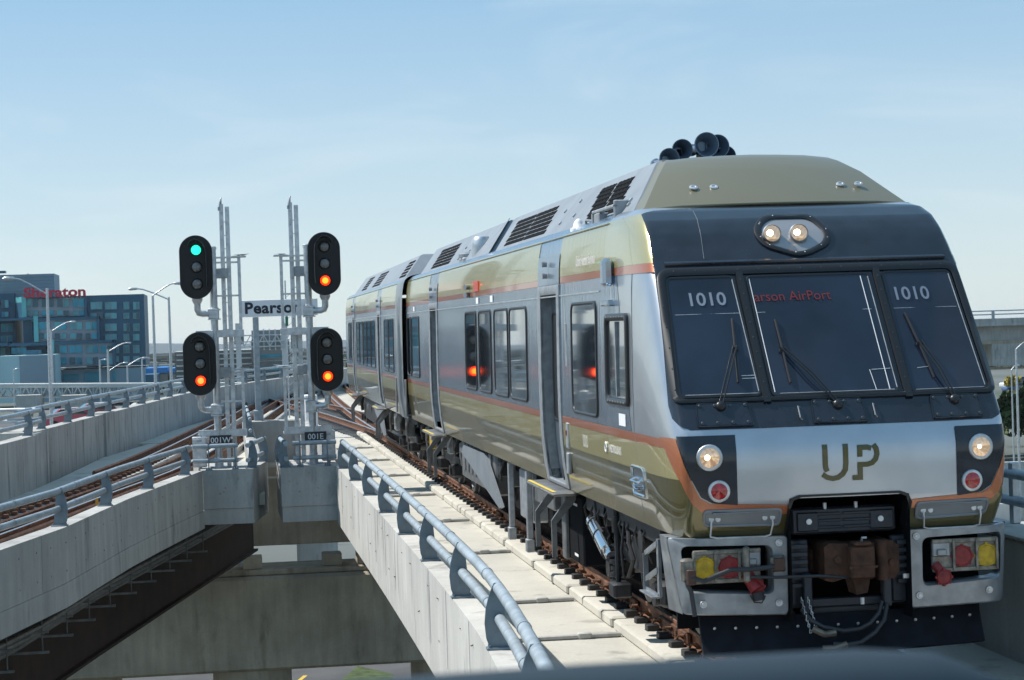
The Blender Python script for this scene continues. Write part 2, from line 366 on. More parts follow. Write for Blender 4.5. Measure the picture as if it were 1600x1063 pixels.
def railing_fin(t=.024):
    """the curved blade post, in its own frame: x across (+ towards the track), y along, z up"""
    P = [(-.10, .02), (.085, .02), (.075, .16), (.055, .30), (.045, .42), (.062, .52), (.02, .61), (-.045, .605), (-.085, .52), (-.125, .38), (-.140, .24), (-.128, .10)]
    mb = MB(); mb.prism(P, (0, -t/2, 0), (1, 0, 0), (0, 0, 1), (0, 1, 0), t)
    mb.box(-.13, .12, -.07, .07, 0, .022, .004)
    for a in (-.1, .09):
        for b in (-.045, .045): mb.cyl((a, b, .022), (a, b, .045), .012, n=6)
    return mb
FIN = mesh_obj('post', railing_fin(), M_fin, (0, 0, 0), 30); FINM = FIN.data; bpy.data.objects.remove(FIN)
def pipe_railing(label, path, ys, zt, side=1, ext=(2.0, .4), group='pipe railings on the parapets', inset=.14, M=None, name='pipe_railing'):
    p = offs(path, inset*side)
    r = thing(name, label, 'railing', (p[0][0], p[0][1], zt), group)
    for y in ys:
        x = path_at(p, y); dx = path_at(p, y+.5)-path_at(p, y-.5)
        o = bpy.data.objects.new('post', FINM); C.objects.link(o); o.parent = r
        o.location = (x-p[0][0], y-p[0][1], 0); o.rotation_euler[2] = -math.atan(dx)
        if side < 0: o.scale[0] = -1
    q = clip(p, min(ys)-ext[0], max(ys)+ext[1])
    for h, rad, dx in ((.555, .056, 0), (.275, .052, .0)):
        mb = MB(); pts = [(x+dx*side, y, zt+h) for x, y in q]; mb.tube(pts, rad, 14)
        part('rail_pipe', mb, M or M_pipe, r, 60)
        mb = MB()
        for y in [yy+1.1 for yy in ys[:-1]]:
            x = path_at(p, y); x2 = path_at(p, y+.06); mb.tube([(x+dx*side, y, zt+h), (x2+dx*side, y+.06, zt+h)], rad+.006, 14)
        part('pipe_sleeve', mb, M or M_pipe, r, 60)
    return r
pipe_railing('blue grey pipe railing on the white parapet between the camera and the train', R_EDGE,
             [-10.3, -6.65, -3.0, .65, 4.3, 7.95, 11.4, 15.0, 18.6, 22.3, 25.9], .25, 1, inset=.12)

# wall on the far side of the train
wallRR = thing('concrete_parapet', 'shaded dark concrete wall at the right edge behind the front of the train', 'parapet', (2.3, 3, -.6))
part('panel', MB().box(2.25, 2.6, -16, 3.0, -1.2, .9, .03), M_conc, wallRR); part('panel', MB().box(2.25, 2.6, 3.02, 50, -1.2, .9, .03), M_conc, wallRR)
part('coping', MB().box(2.2, 2.68, -16, 50, .902, .96, .02), M_conc, wallRR)
rr = thing('pipe_railing', 'dark pipe railing with a pale post above the wall behind the train', 'railing', (2.5, 3, .96), 'pipe railings on the parapets')
for h in (.30, .58): part('rail_pipe', MB().cyl((2.6, -16, .95+h-.05), (2.6, 50, .95+h-.05), .055), M_pipe, rr, 60)
for y in (-1.0, 2.6, 6.2, 9.8, 13.4): part('post', MB().box(2.57, 2.66, y-.05, y+.05, .96, 1.6, .01), M_galv, rr)

# ------------------------------------------------------------ track under the train
RP = [(-.075, 0), (.075, 0), (.075, .014), (.012, .034), (.010, .13), (.036, .142), (.038, .186), (.030, .192), (-.030, .192), (-.038, .186), (-.038, .15), (-.010, .13), (-.012, .034), (-.075, .014)]
def rail_mb(path, zb, prof=RP, top=True):
    mb = MB(); n = len(prof)
    for i, p in enumerate(path):
        a, b = path[max(i-1, 0)], path[min(i+1, len(path)-1)]
        t = Vector((b[0]-a[0], b[1]-a[1])).normalized()
        mb.v += [(p[0]+t.y*x, p[1]-t.x*x, zb+z) for x, z in prof]
    for i in range(len(path)-1):
        for k in range(n):
            mb.f.append((i*n+k, i*n+(k+1) % n, (i+1)*n+(k+1) % n, (i+1)*n+k)); mb.mi.append(1 if top and k == 7 else 0)
    mb.f.append(tuple(range(n))); mb.mi.append(0); return mb
def fastener_mb():
    mb = MB(); mb.cur = 0; mb.box(-.235, -.10, -.075, .075, 0, .07, .006); mb.box(.10, .2, -.07, .07, 0, .06, .006); mb.box(-.24, .21, -.06, .06, 0, .012)
    mb.cur = 1
    mb.tube([(-.16, 0, .085), (-.15, -.03, .12), (-.1, -.05, .125), (-.055, -.02, .075), (-.06, .03, .07), (-.12, .045, .115), (-.17, .02, .11)], .014, 6)
    return mb
def seat_mb(): return MB().box(-.32, .24, -.12, .12, -.02, 0.0)
FO = mesh_obj('rail_fastener', fastener_mb(), [M_black, M_rustL], (0, 0, 0), 40); FM = FO.data; bpy.data.objects.remove(FO)
zr0 = -.203
tr = thing('railway_track', 'rusty brown railway track with black rail fasteners under the silver train', 'track', (0, 5, zr0))
for sx in (-1, 1):
    part('rail', rail_mb(offs(R_TRK, .785*sx), zr0, top=True), [M_rustL, M_railtop], tr, 30)
part('guard_rail', rail_mb(offs(R_TRK, -.50), zr0, [(x, z*1.0) for x, z in RP], False), M_rust, tr, 30)
part('guard_rail', rail_mb(offs(R_TRK, .50), zr0, RP, False), M_rust, tr, 30)
part('shade_sheet', MB().box(-.46, .46, -14, 50, -.329, -.315), M_under, tr, None)  # black sheet added between the rails, paints in the shade under the train
k = 0; y = -6.0
while y < 42:
    o = bpy.data.objects.new('rail_fastener', FM); C.objects.link(o); o.parent = tr; o.location = (-.785, y-5, .0); y += .60
    o.scale[2] = 1.0; k += 1
far = MB()
y = 42.4
while y < 100:
    x = path_at(R_TRK, y)-.785; far.box(x-.235, x-.10, y-.07, y+.07, zr0, zr0+.07); y += .62
part('rail_fasteners_far', far, M_black, tr, None, kind='stuff')
mb = MB()                                                    # joint bars with bolts, and the raised rusty sections seen on the near rail
for y0, y1 in ((2.9, 4.3), (5.6, 6.5), (7.2, 8.2), (11.3, 12.2), (17.4, 18.4)):
    mb.box(-.86, -.815, y0, y1, zr0+.03, zr0+.15, .01)
    for q in range(3): mb.cyl((-.87, y0+.2+q*.3, zr0+.09), (-.84, y0+.2+q*.3, zr0+.09), .018, n=6)
part('joint_bar', mb, M_rust, tr)

# ------------------------------------------------------------ left viaduct
ld = thing('railway_viaduct', 'weathered grey concrete viaduct on the left with a rusty empty track', 'bridge', (-9, 20, -.7))
def deck_between(pa, pb, ys, z0, z1):
    mb = MB(); V = []
    for y in ys:
        xa, xb = path_at(pa, y), path_at(pb, y); V += [(xa, y, z0), (xb, y, z0), (xb, y, z1), (xa, y, z1)]
    n = len(ys)
    F = [(i*4+k, i*4+(k+1) % 4, i*4+4+(k+1) % 4, i*4+4+k) for i in range(n-1) for k in range(4)]+[(0, 1, 2, 3), ((n-1)*4+3, (n-1)*4+2, (n-1)*4+1, (n-1)*4)]
    return mb.add(V, F)
lin = offs(L_EDGE, -.3)
part('deck_slab', deck_between([(p[0]-.0, p[1]) for p in L_WALL], lin, [y for y in range(8, 29)], -.62, -.38), M_slab, ld)
part('deck_slab', deck_between(L_WALL2 if False else [(-10.6, 28), (-9.95, 34), (-9.2, 44.8), (-8.0, 52)], [(-4.72, 28), (-4.7, 52)], [28.01, 32, 36, 40, 44.8, 48, 51.5], -.62, -.38), M_slab, ld)
part('deck_slab', deck_between(L_WALL2, [(3.4, 50), (9, 124)], [51.52, 60, 70, 80, 90, 100, 111], -.62, -.36), M_slab, ld)
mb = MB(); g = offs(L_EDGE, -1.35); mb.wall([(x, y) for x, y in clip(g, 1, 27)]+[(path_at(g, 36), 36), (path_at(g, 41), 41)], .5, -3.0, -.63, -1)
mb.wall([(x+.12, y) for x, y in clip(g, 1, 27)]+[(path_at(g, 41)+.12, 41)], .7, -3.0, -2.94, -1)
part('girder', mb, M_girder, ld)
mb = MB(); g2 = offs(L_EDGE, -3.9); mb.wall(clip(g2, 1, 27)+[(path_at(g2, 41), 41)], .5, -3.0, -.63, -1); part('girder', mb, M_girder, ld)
for i, (h, dd) in enumerate(((-1.30, -.45), (-1.45, -.62), (-1.62, -.8), (-1.2, -.75))):   # conduits slung under the overhang
    g = offs(L_EDGE, dd); part('conduit', MB().tube([(x, y, h) for x, y in clip(g, 2, 27)]+[(path_at(g, 36), 36, h)], .045 if i != 1 else .06, 8), M_under2, ld, 60)
mb = MB()
for k in range(15):
    y = 4.5+k*1.75; x = path_at(L_EDGE, y)-.42
    for dx in (0, -.42): mb.cyl((x+dx, y, -.62), (x+dx, y, -1.72), .014, n=6)
    mb.box(x-.5, x+.1, y-.03, y+.03, -1.72, -1.68); mb.box(x-.5, x+.1, y-.03, y+.03, -1.40, -1.37)
part('pipe_hanger', mb, M_under2, ld, None)

def tie_holes(parent, path, y0, y1, z0, z1, n, seed, dx):
    rn = random.Random(seed); mb = MB()
    for k in range(n):
        y = y0+(y1-y0)*(k+.5)/n+rn.uniform(-.08, .08)
        for z in (z0, z1):
            if rn.random() < .25: continue
            x = path_at(path, y)+dx; r = rn.uniform(.010, .022); mb.cyl((x-.01, y, z+rn.uniform(-.02, .02)), (x+.004*(1 if dx > 0 else -1)+.001, y, z), r, n=7)
    part('tie_hole', mb, M_concD, parent, None, kind='stuff')
lw = thing('concrete_parapet', 'grey concrete parapet of the left viaduct that faces the gap', 'parapet', (-8, 16, -1))
segs = [0.5, 8.0, 13.7, 19.4, 23.6, 27.1]
for a, b in zip(segs, segs[1:]):
    part('panel', MB().wall(clip(L_EDGE, a+.01, b-.01), .3, -.62, .25, -1), M_concL, lw, None)
part('ledge', MB().wall(clip(offs(L_EDGE, .012), .5, 27.1), .3, -1.0, -.625, -1), M_concL, lw, None)
tie_holes(lw, L_EDGE, 1, 26.5, -.42, .02, 34, 3, .003); tie_holes(wallR, R_EDGE, -6, 26.5, -.45, .05, 26, 4, -.004)
pipe_railing('blue grey pipe railing on the left viaduct parapet that faces the gap', L_EDGE, [1.0, 4.6, 8.1, 11.75, 15.2, 18.75, 22.4, 25.9], .25, -1, ext=(.6, .5))

lf = thing('concrete_parapet', 'long grey concrete wall behind the empty left track', 'parapet', (-9, 40, -.5))
def wallsegs(path, ys, z0, z1, t=.34):
    for a, b in zip(ys, ys[1:]): part('panel', MB().wall(clip(path, a+.012, b-.012), t, z0, z1, -1), M_concL, lf, None)
wallsegs(L_WALL, [9, 15, 21.5, 28, 34.6], -1.2, .9)
part('panel', MB().box(-10.62, -9.95, 34.3, 34.62, -1.2, .9), M_concL, lf)
wallsegs(L_WALL2, [34.62, 40, 45.4, 52], -1.2, .9)
part('pilaster', MB().wall(clip(offs(L_WALL2, .07), 45.0, 46.6), .5, -.38, .93, -1), M_concL, lf, None)
wallsegs(L_WALL2, [52, 58, 64, 70, 76, 82, 88, 94, 100, 106, 111.9], -1.2, .9)
mb = MB()
for k in range(40):
    y = 35.3+k*1.25
    x = path_at(L_WALL2, y); mb.box(x-.004, x+.004, y-.007, y+.007, -.36, .88)
for k in range(14):
    y = 12+k*1.6
    x = path_at(L_WALL, y); mb.box(x-.004, x+.004, y-.007, y+.007, -.36, .88)
part('formwork_seam', mb, M_concD, lf, None)
tie_holes(lf, L_WALL2, 35, 70, .0, .6, 30, 6, .003)
pipe_railing('pipe railing on top of the long wall behind the left track, nearer length', L_WALL, [14, 17.6, 21.2, 24.8, 28.5, 32.6], .9, -1, ext=(3, 1.8))
pipe_railing('pipe railing on top of the long wall behind the left track, farther length', L_WALL2, [36.2, 39.9, 43.6, 46.6, 50, 53.5, 57, 60.5, 64, 67.6, 71, 74.6, 78, 82, 86, 90, 94, 98], .9, -1, ext=(3.0, 6))
rt_ = thing('pipe_railing', 'short pipe railing end that returns outward across the left wall step', 'railing', (-10.9, 34.7, .9))
for h in (.275, .555): part('rail_pipe', MB().tube([(-10.25, 34.9, .9+h), (-11.1, 35.2, .9+h), (-12.0, 36.6, .9+h)], .052, 12), M_pipe, rt_, 60)
for x, y in ((-10.5, 35.0), (-11.3, 35.5)):
    o = bpy.data.objects.new('post', FINM); C.objects.link(o); o.parent = rt_; o.location = Vector((x, y, .9))-BASE[rt_.name]; o.rotation_euler[2] = 1.3
part('end_slab', MB().box(-12.3, -10.3, 34.63, 38, .6, .895, .01), M_conc, rt_)

# left track: rails, side barriers, fasteners
tl = thing('railway_track', 'empty rusty railway track curving away on the left viaduct', 'track', (-9, 20, -.3))
zl = -.2
tp = clip(L_TRK, -2, 118)
for sx in (-1, 1): part('rail', rail_mb(offs(tp, .76*sx), zl), [M_rustL, M_railtop], tl, 30)
BP = [(-.04, 0), (.04, 0), (.04, .30), (.0, .33), (-.04, .30)]
part('guard_rail', rail_mb(offs(clip(L_TRK, -2, 27), .48), zl, RP, False), M_rust, tl, 30)
part('side_barrier', rail_mb(offs(clip(L_TRK, -2, 42), 1.12), zl-.1, BP, False), M_rust, tl, 30)
part('side_barrier', rail_mb(offs(clip(L_TRK, -2, 100), .22), zl-.02, [(x, z*.8) for x, z in BP], False), M_rust, tl, 30)
part('side_barrier', rail_mb(offs(clip(L_TRK, 32, 100), -1.15), zl-.1, BP, False), M_rust, tl, 30)
part('plinth', rail_mb(offs(tp, .78), -.38, [(-.3, 0), (.3, 0), (.3, .17), (-.3, .17)], False), M_concL, tl, 30)
part('plinth', rail_mb(offs(tp, -.78), -.38, [(-.3, 0), (.3, 0), (.3, .17), (-.3, .17)], False), M_concL, tl, 30)
mb = MB(); p1 = offs(tp, .76); p2 = offs(tp, -.76); y = 2.
while y < 100:
    for pp in (p1, p2):
        x = path_at(pp, y)
        for s in (-.17, .17): mb.box(x+s-.06, x+s+.06, y-.08, y+.08, zl, zl+.07)
        mb.tube([(x+.10, y, zl+.07), (x+.16, y-.04, zl+.13), (x+.22, y, zl+.12), (x+.24, y+.04, zl+.06)], .014, 4)
    y += .62
part('rail_fasteners', mb, M_rust, tl, None, kind='stuff')
for y in (21.0, 14.0):
    x = path_at(L_TRK, y)+1.45; part('marker_stake', MB().box(x-.025, x+.025, y-.02, y+.02, -.38, .22), mat('ochre_paint', (.45, .25, .03), .6), tl)
tx = thing('railway_track', 'rusty crossover rails linking the two tracks behind the signals', 'track', (-2, 60, -.3))
for sx in (-1, 1): part('rail', rail_mb(offs(X_TRK, .74*sx), zl+.005), [M_rust, M_railtop], tx, 30)
mb = MB()
for k in range(60):
    y = 45+k*.75; x = path_at(X_TRK, y); mb.box(x-1.2, x+1.2, y-.1, y+.1, -.36, -.3)
part('tie', mb, M_under2, tx, None, kind='stuff')

# ------------------------------------------------------------ gore: wall between the decks, pedestals, cross beams, pier
gw = thing('gore_wall', 'concrete end wall where the two viaducts join behind the signals', 'wall', (-3.8, 51.2, -1.6))
part('wall_block', MB().box(-4.75, -2.95, 51.0, 51.5, -1.6, .27, .03), M_concL, gw)
part('inner_face', MB().box(-3.1, -2.8, 29.6, 51.0, -1.0, .25, .02), M_concL, gw)
part('inner_face', MB().box(-5.0, -4.7, 29.9, 51.0, -1.0, .25, .02), M_concL, gw)
eb = solo('equipment_cabinet', MB().box(-2.75, -2.3, 55, 55.6, -.36, .95, .03), M_signw, 'tall pale cabinet on the deck behind the right signal mast', 'cabinet', loc=(-2.5, 55.3, -.36))
def pedestal(label, poly, zt, zb, loc):
    t = thing('signal_pedestal', label, 'pedestal', loc, 'concrete pedestals of the two signals')
    n = len(poly)
    def pr(p, a, b, bev=.02):
        mb = MB(); mb.v = [(x, y, a) for x, y in p]+[(x, y, b) for x, y in p]; mb.f = [tuple(range(n-1, -1, -1)), tuple(range(n, 2*n))]+[(i, (i+1) % n, n+(i+1) % n, n+i) for i in range(n)]; mb.mi = [0]*len(mb.f); return mb
    part('upper_block', pr(poly, zb+.34, zt), M_concL, t, None)
    mb = MB(); rn = random.Random(int(-loc[0]*10)); a, b = poly[0], poly[1]
    for k in range(7):
        t_ = rn.uniform(.08, .92); z_ = rn.uniform(zb+.45, zt-.1); r_ = rn.uniform(.012, .03); x_ = a[0]+(b[0]-a[0])*t_; y_ = a[1]+(b[1]-a[1])*t_
        mb.cyl((x_, y_+.01, z_), (x_, y_-.004, z_), r_, n=9)
    part('tie_hole', mb, M_concD, t, None, kind='stuff')
    c = (sum(p[0] for p in poly)/n, sum(p[1] for p in poly)/n)
    part('lower_block', pr([(c[0]+(x-c[0])*.985, c[1]+(y-c[1])*.985) for x, y in poly], zb, zb+.335), M_concL, t, None); return t
pedestal('concrete pedestal under the left signal mast', [(-6.06, 27.1), (-4.97, 27.02), (-4.60, 29.75), (-6.3, 29.9)], .25, -.93, (-5.5, 28.4, -.9))
pedestal('concrete pedestal under the right signal mast', [(-4.37, 26.86), (-3.101, 26.87), (-3.101, 29.7), (-4.41, 29.6)], .25, -.93, (-3.8, 28.2, -.9))

def small_railing(label, pts, zt, posts, loc):
    r = thing('pipe_railing', label, 'railing', loc, 'pipe railings on the parapets')
    for h in (.20, .52):
        part('rail_pipe', MB().tube([(x, y, zt+h) for x, y in pts], .05, 12), M_pipe, r, 60)
    for x, y, rz, sc in posts:
        o = bpy.data.objects.new('post', FINM); C.objects.link(o); o.parent = r; o.location = Vector((x, y, zt))-BASE[r.name]; o.rotation_euler[2] = rz; o.scale = (sc, 1, 1)
    return r
small_railing('short pipe railing across the front of the left signal pedestal', [(-6.25, 27.2), (-5.28, 27.17)], .25, [(-5.92, 27.22, PI/2, 1), (-5.35, 27.22, PI/2, 1)], (-5.6, 27.2, .25))
small_railing('short pipe railing down the inner side of the left signal pedestal', [(-5.08, 26.9), (-4.66, 29.7)], .25, [(-5.0, 27.3, -.1, -1), (-4.72, 29.4, -.1, -1)], (-4.9, 28.3, .25))
small_railing('short pipe railing across the front of the right signal pedestal', [(-4.1, 27.02), (-3.15, 27.05)], .25, [(-3.95, 27.05, PI/2, 1), (-3.35, 27.05, PI/2, 1)], (-3.6, 27.0, .25))
small_railing('short pipe railing down the inner side of the right signal pedestal', [(-4.25, 26.75), (-4.32, 29.6)], .25, [(-4.27, 27.1, .05, 1), (-4.31, 29.2, .05, 1)], (-4.3, 28.2, .25))
small_railing('pipe railing along the edge of the left deck behind the left signal', [(-4.85, 40.2), (-4.85, 50.5)], .25, [(-4.85, 40.8+3.6*k, 0, 1) for k in range(3)], (-4.85, 40, .25))

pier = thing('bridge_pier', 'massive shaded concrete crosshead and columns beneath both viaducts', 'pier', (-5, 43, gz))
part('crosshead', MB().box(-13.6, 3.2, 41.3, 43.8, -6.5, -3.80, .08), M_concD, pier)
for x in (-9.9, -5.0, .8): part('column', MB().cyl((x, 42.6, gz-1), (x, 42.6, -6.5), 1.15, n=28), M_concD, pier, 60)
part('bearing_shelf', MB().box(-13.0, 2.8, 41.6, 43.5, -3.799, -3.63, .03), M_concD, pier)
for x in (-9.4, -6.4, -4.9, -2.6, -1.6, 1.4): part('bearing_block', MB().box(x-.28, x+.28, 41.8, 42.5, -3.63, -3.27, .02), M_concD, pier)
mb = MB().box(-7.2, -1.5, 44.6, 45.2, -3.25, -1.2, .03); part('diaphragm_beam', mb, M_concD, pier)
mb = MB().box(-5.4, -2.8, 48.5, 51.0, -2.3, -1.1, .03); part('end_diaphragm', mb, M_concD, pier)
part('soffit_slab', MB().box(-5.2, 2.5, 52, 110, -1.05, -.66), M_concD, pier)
p2 = thing('bridge_pier', 'sunlit round concrete column far below the gap between the viaducts', 'pier', (-.3, 118, gz))
part('column', MB().cyl((-.1, 112, gz-3), (-.1, 112, -4), 1.3, n=28), M_conc, p2, 60)
part('crosshead', MB().box(-6.2, -2.0, 112, 114.4, -8.8, -5.6, .05), M_conc, p2)

# ------------------------------------------------------------ the train
M_body = mat('brushed_steel_body', (.33, .405, .49), .17, .80, var=.10, scale=1.2, stretch=(1, 1, .2), bump=1.0, bscale=5.0, bstretch=(1, 2.4, .24), bdist=.010)
M_silver = mat('silver_nose_paint', (.46, .49, .53), .28, .72, coat=.5, bump=.03, bscale=3, var=.07, scale=2.5)
M_silverF = mat('dull_silver_casting', (.27, .29, .31), .42, .5, var=.22, scale=7, bump=.08, bscale=60, coat=.3)
M_orange = mat('copper_stripe', (.42, .135, .055), .28, .35, coat=.8)
M_gold = mat('pale_gold_paint', (.45, .39, .165), .20, .5, coat=.5, bump=.9, bscale=5, bstretch=(1, 2.4, .24), bdist=.008)
M_goldN = mat('pale_gold_paint_nose', (.44, .39, .185), .26, .4, coat=.8)
M_olive = mat('olive_gold_paint', (.18, .15, .06), .18, .5, coat=.6, bump=.9, bscale=5, bstretch=(1, 2.4, .24), bdist=.008)
M_oliveN = mat('olive_gold_paint_nose', (.14, .118, .045), .2, .5, coat=.9)
M_dome = mat('olive_gold_roof_paint', (.165, .15, .092), .42, .25, coat=.35)
M_roof = mat('pale_roof', (.40, .44, .47), .5, .35, var=.08, scale=2)
M_shroud = mat('aluminium_shroud', (.22, .245, .27), .5, .35, var=.12, scale=2)
M_mask = mat('black_nose_mask', (.014, .019, .029), .18, coat=.25, var=.25, scale=5)
M_maskbolt = mat('blackened_bolt', (.07, .08, .09), .35, .6)
M_frame = mat('black_window_rubber', (.012, .013, .015), .35)
M_glass = mat('dark_window_glass', (.016, .024, .034), .03, spec=.9, coat=1)
M_wind = mat('tinted_windscreen_glass', (.016, .024, .042), .03, spec=.55, var=.45, scale=.9)
M_dark = mat('vent_black', (.008, .009, .011), .95, spec=.1)
M_chrome = mat('chrome', (.72, .74, .77), .10, 1.0)
M_bronze = mat('logo_bronze', (.085, .08, .030), .3, .4, coat=.5)
M_lampg = mat('lamp_reflector_glass', (.62, .47, .33), .10, .8, coat=1, var=.5, scale=40, emit=(1, .62, .35), es=.22)
M_lampon = mat('lit_lamp_filament', (1, .75, .45), .2, emit=(1.0, .66, .34), es=7.0)
M_redlamp = mat('red_tail_lamp', (.42, .012, .012), .12, coat=1, var=.45, scale=45)
M_yel = mat('yellow_socket_cap', (.50, .32, .012), .5, var=.25, scale=20)
M_red = mat('red_socket_cap', (.24, .018, .02), .5, var=.3, scale=20)
M_coup = mat('rusty_coupler', (.085, .040, .024), .75, .3, var=.5, scale=8, bump=.3, bscale=30)
M_sock = mat('grimy_aluminium', (.21, .20, .175), .5, .5, var=.4, scale=18)
M_hose = mat('grey_rubber_hose', (.028, .031, .036), .6)
M_horn = mat('horn_blue_black', (.17, .23, .30), .35, .5)
M_plow = mat('pilot_plate_navy', (.008, .010, .016), .8, var=.3, scale=8, spec=.2)
M_led = mat('destination_led', (.08, .015, .015), .5, emit=(1, .07, .08), es=.05)
M_pt = mat('pale_number_print', (.20, .235, .29), .5)
M_yellowline = mat('step_edge_yellow', (.60, .45, .08), .6)

RX, RY, PW = .16, 1.10, 2.6
ZW = [1.24, 1.5, 1.8, 2.1, 2.6, 3.5, 3.85, 4.05, 4.17, 4.25, 4.30, 4.335]
WW = [1.525, 1.565, 1.59, 1.60, 1.60, 1.588, 1.575, 1.553, 1.53, 1.495, 1.44, 1.36]
ZF = [.4, 1.24, 1.5, 2.0, 2.2, 2.45, 3.64, 4.0, 4.15, 4.25, 4.30, 4.335]
YF = [.3, .05, -.10, -.11, -.06, .12, .94, 1.27, 1.46, 1.68, 1.86, 2.10]
def lerp(X, Y, x):
    if x <= X[0]: return Y[0]
    for i in range(1, len(X)):
        if x <= X[i]: return Y[i-1]+(Y[i]-Y[i-1])*(x-X[i-1])/(X[i]-X[i-1])
    return Y[-1]
def wd(z): return lerp(ZW, WW, z)
def yfr(z): return lerp(ZF, YF, z)
ARC = [(0., 0., 0.)]
for i in range(1, 41):
    q = 1-(1-i/40)**3; x = RX*q; yy = RY*(1-max(0, 1-q**PW)**(1/PW))
    ARC.append((ARC[-1][0]+math.hypot(x-ARC[-1][1], yy-ARC[-1][2]), x, yy))
LA = ARC[-1][0]
def hull0(a, z):
    s = 1 if a >= 0 else -1; aa = abs(a); w = wd(z); f = w-RX; y0 = yfr(z)
    if aa <= f: return Vector((a, y0+.08*(aa/1.4)**2, z))
    b = y0+.08*(f/1.4)**2
    if aa <= f+LA:
        t = aa-f
        for i in range(1, 41):
            if t <= ARC[i][0]+1e-9:
                u = (t-ARC[i-1][0])/(ARC[i][0]-ARC[i-1][0]); x = ARC[i-1][1]+u*(ARC[i][1]-ARC[i-1][1]); yy = ARC[i-1][2]+u*(ARC[i][2]-ARC[i-1][2]); break
        return Vector((s*(f+x), b+yy, z))
    return Vector((s*w, b+RY+(aa-f-LA), z))
def hull(a, z, off=0.0):
    p = hull0(a, z)
    if off:
        e = .03; da = hull0(a+e, z)-hull0(a-e, z); dz = hull0(a, z+e)-hull0(a, z-e)
        n = da.cross(dz); n.normalize(); p = p+n*off
    return p
def xa(x, z):                                    # frontal x -> distance along the hull from the centre
    s = 1 if x >= 0 else -1; x = abs(x); f = wd(z)-RX
    if x <= f: return s*x
    t = min(x-f, RX*.9999)
    for i in range(1, 41):
        if t <= ARC[i][1]+1e-9:
            u = (t-ARC[i-1][1])/(ARC[i][1]-ARC[i-1][1]); return s*(f+ARC[i-1][0]+u*(ARC[i][0]-ARC[i-1][0]))
def front(x, z, off=0.0): return hull(xa(x, z), z, off)
def nose_side(y, z, off=0.0):                    # y on the left flank of the nose
    f = wd(z)-RX; b = yfr(z)+.08*(f/1.4)**2; t = y-b
    if t >= RY: return hull(-(f+LA+t-RY), z, off)
    for i in range(1, 41):
        if t <= ARC[i][2]+1e-9:
            u = (t-ARC[i-1][2])/(ARC[i][2]-ARC[i-1][2]); return hull(-(f+ARC[i-1][0]+u*(ARC[i][0]-ARC[i-1][0])), z, off)
def side(y, z, off=0.0): return Vector((-wd(z)-off, y, z))
def side_n(y, z, off=0.0): return nose_side(y, z, off) if y < 3.0 else side(y, z, off)

def skin(mb, poly, fn, off, step=(.12, .2), cuts=()):
    """a polygon drawn on an unrolled surface, cut into a fine grid and laid on the surface"""
    bm = bmesh.new(); f = bm.faces.new([bm.verts.new((p[0], p[1], 0)) for p in poly])
    xs = [p[0] for p in poly]; zs = [p[1] for p in poly]
    def cut(c, n): bmesh.ops.bisect_plane(bm, geom=bm.verts[:]+bm.edges[:]+bm.faces[:], plane_co=c, plane_no=n, dist=1e-5)
    k = math.ceil((min(xs)+1e-6)/step[0])*step[0]
    while k < max(xs)-1e-6: cut((k, 0, 0), (1, 0, 0)); k += step[0]
    zz = set(z for z in ZW+ZF) | set(cuts); k = math.ceil(min(zs)/step[1])*step[1]
    while k < max(zs): zz.add(round(k, 4)); k += step[1]
    for z in zz:
        if min(zs)+1e-5 < z < max(zs)-1e-5: cut((0, z, 0), (0, 1, 0))
    bmesh.ops.triangulate(bm, faces=bm.faces[:])
    bm.verts.index_update()
    mb.add([fn(v.co.x, v.co.y, off) for v in bm.verts], [tuple(v.index for v in f.verts) for f in bm.faces]); bm.free(); return mb
def band(mb, y0, y1, z0, z1, fn, off, step=(.4, .2)): return skin(mb, [(y0, z0), (y1, z0), (y1, z1), (y0, z1)], fn, off, step)
def rq(c, r, n=5):
    """rounded polygon from its corners"""
    out = []; m = len(c)
    for i in range(m):
        p = Vector(c[i]); a = (Vector(c[i-1])-p); b = (Vector(c[(i+1) % m])-p); rr = min(r if not isinstance(r, (list, tuple)) else r[i], a.length*.49, b.length*.49)
        a.normalize(); b.normalize(); A, B = p+a*rr, p+b*rr
        for k in range(n+1):
            t = k/n; q = A*(1-t)**2+p*2*t*(1-t)+B*t*t; out.append((q.x, q.y))
    return out
def rrect(x0, x1, z0, z1, r, n=5): return rq([(x0, z0), (x1, z0), (x1, z1), (x0, z1)], r, n)
def ring(mb, outer, inner, fn, o0, o1, o2=None, sub=1, m1=.2, m2=.75):
    """raised frame between two loops of equal length: outer wall up to o1, then down to o2 on the inside"""
    n = len(outer); o2 = o0 if o2 is None else o2
    mid = [((a[0]*(1-m1)+b[0]*m1), (a[1]*(1-m1)+b[1]*m1)) for a, b in zip(outer, inner)]
    mid2 = [((a[0]*(1-m2)+b[0]*m2), (a[1]*(1-m2)+b[1]*m2)) for a, b in zip(outer, inner)]
    L = [[fn(x, z, o0) for x, z in outer], [fn(x, z, o0+(o1-o0)*.75) for x, z in outer], [fn(x, z, o1) for x, z in mid], [fn(x, z, o1) for x, z in mid2], [fn(x, z, o0+(o1-o0)*.6) for x, z in inner], [fn(x, z, o2) for x, z in inner]]
    V = [p for l in L for p in l]
    F = [(k*n+i, k*n+(i+1) % n, (k+1)*n+(i+1) % n, (k+1)*n+i) for k in range(5) for i in range(n)]
    mb.add(V, F); return mb
def dens(loop, m=3):
    out = []
    for i, p in enumerate(loop):
        q = loop[(i+1) % len(loop)]
        d = math.hypot(q[0]-p[0], q[1]-p[1]); k = max(1, int(d/.12))
        out += [(p[0]+(q[0]-p[0])*j/k, p[1]+(q[1]-p[1])*j/k) for j in range(k)]
    return out
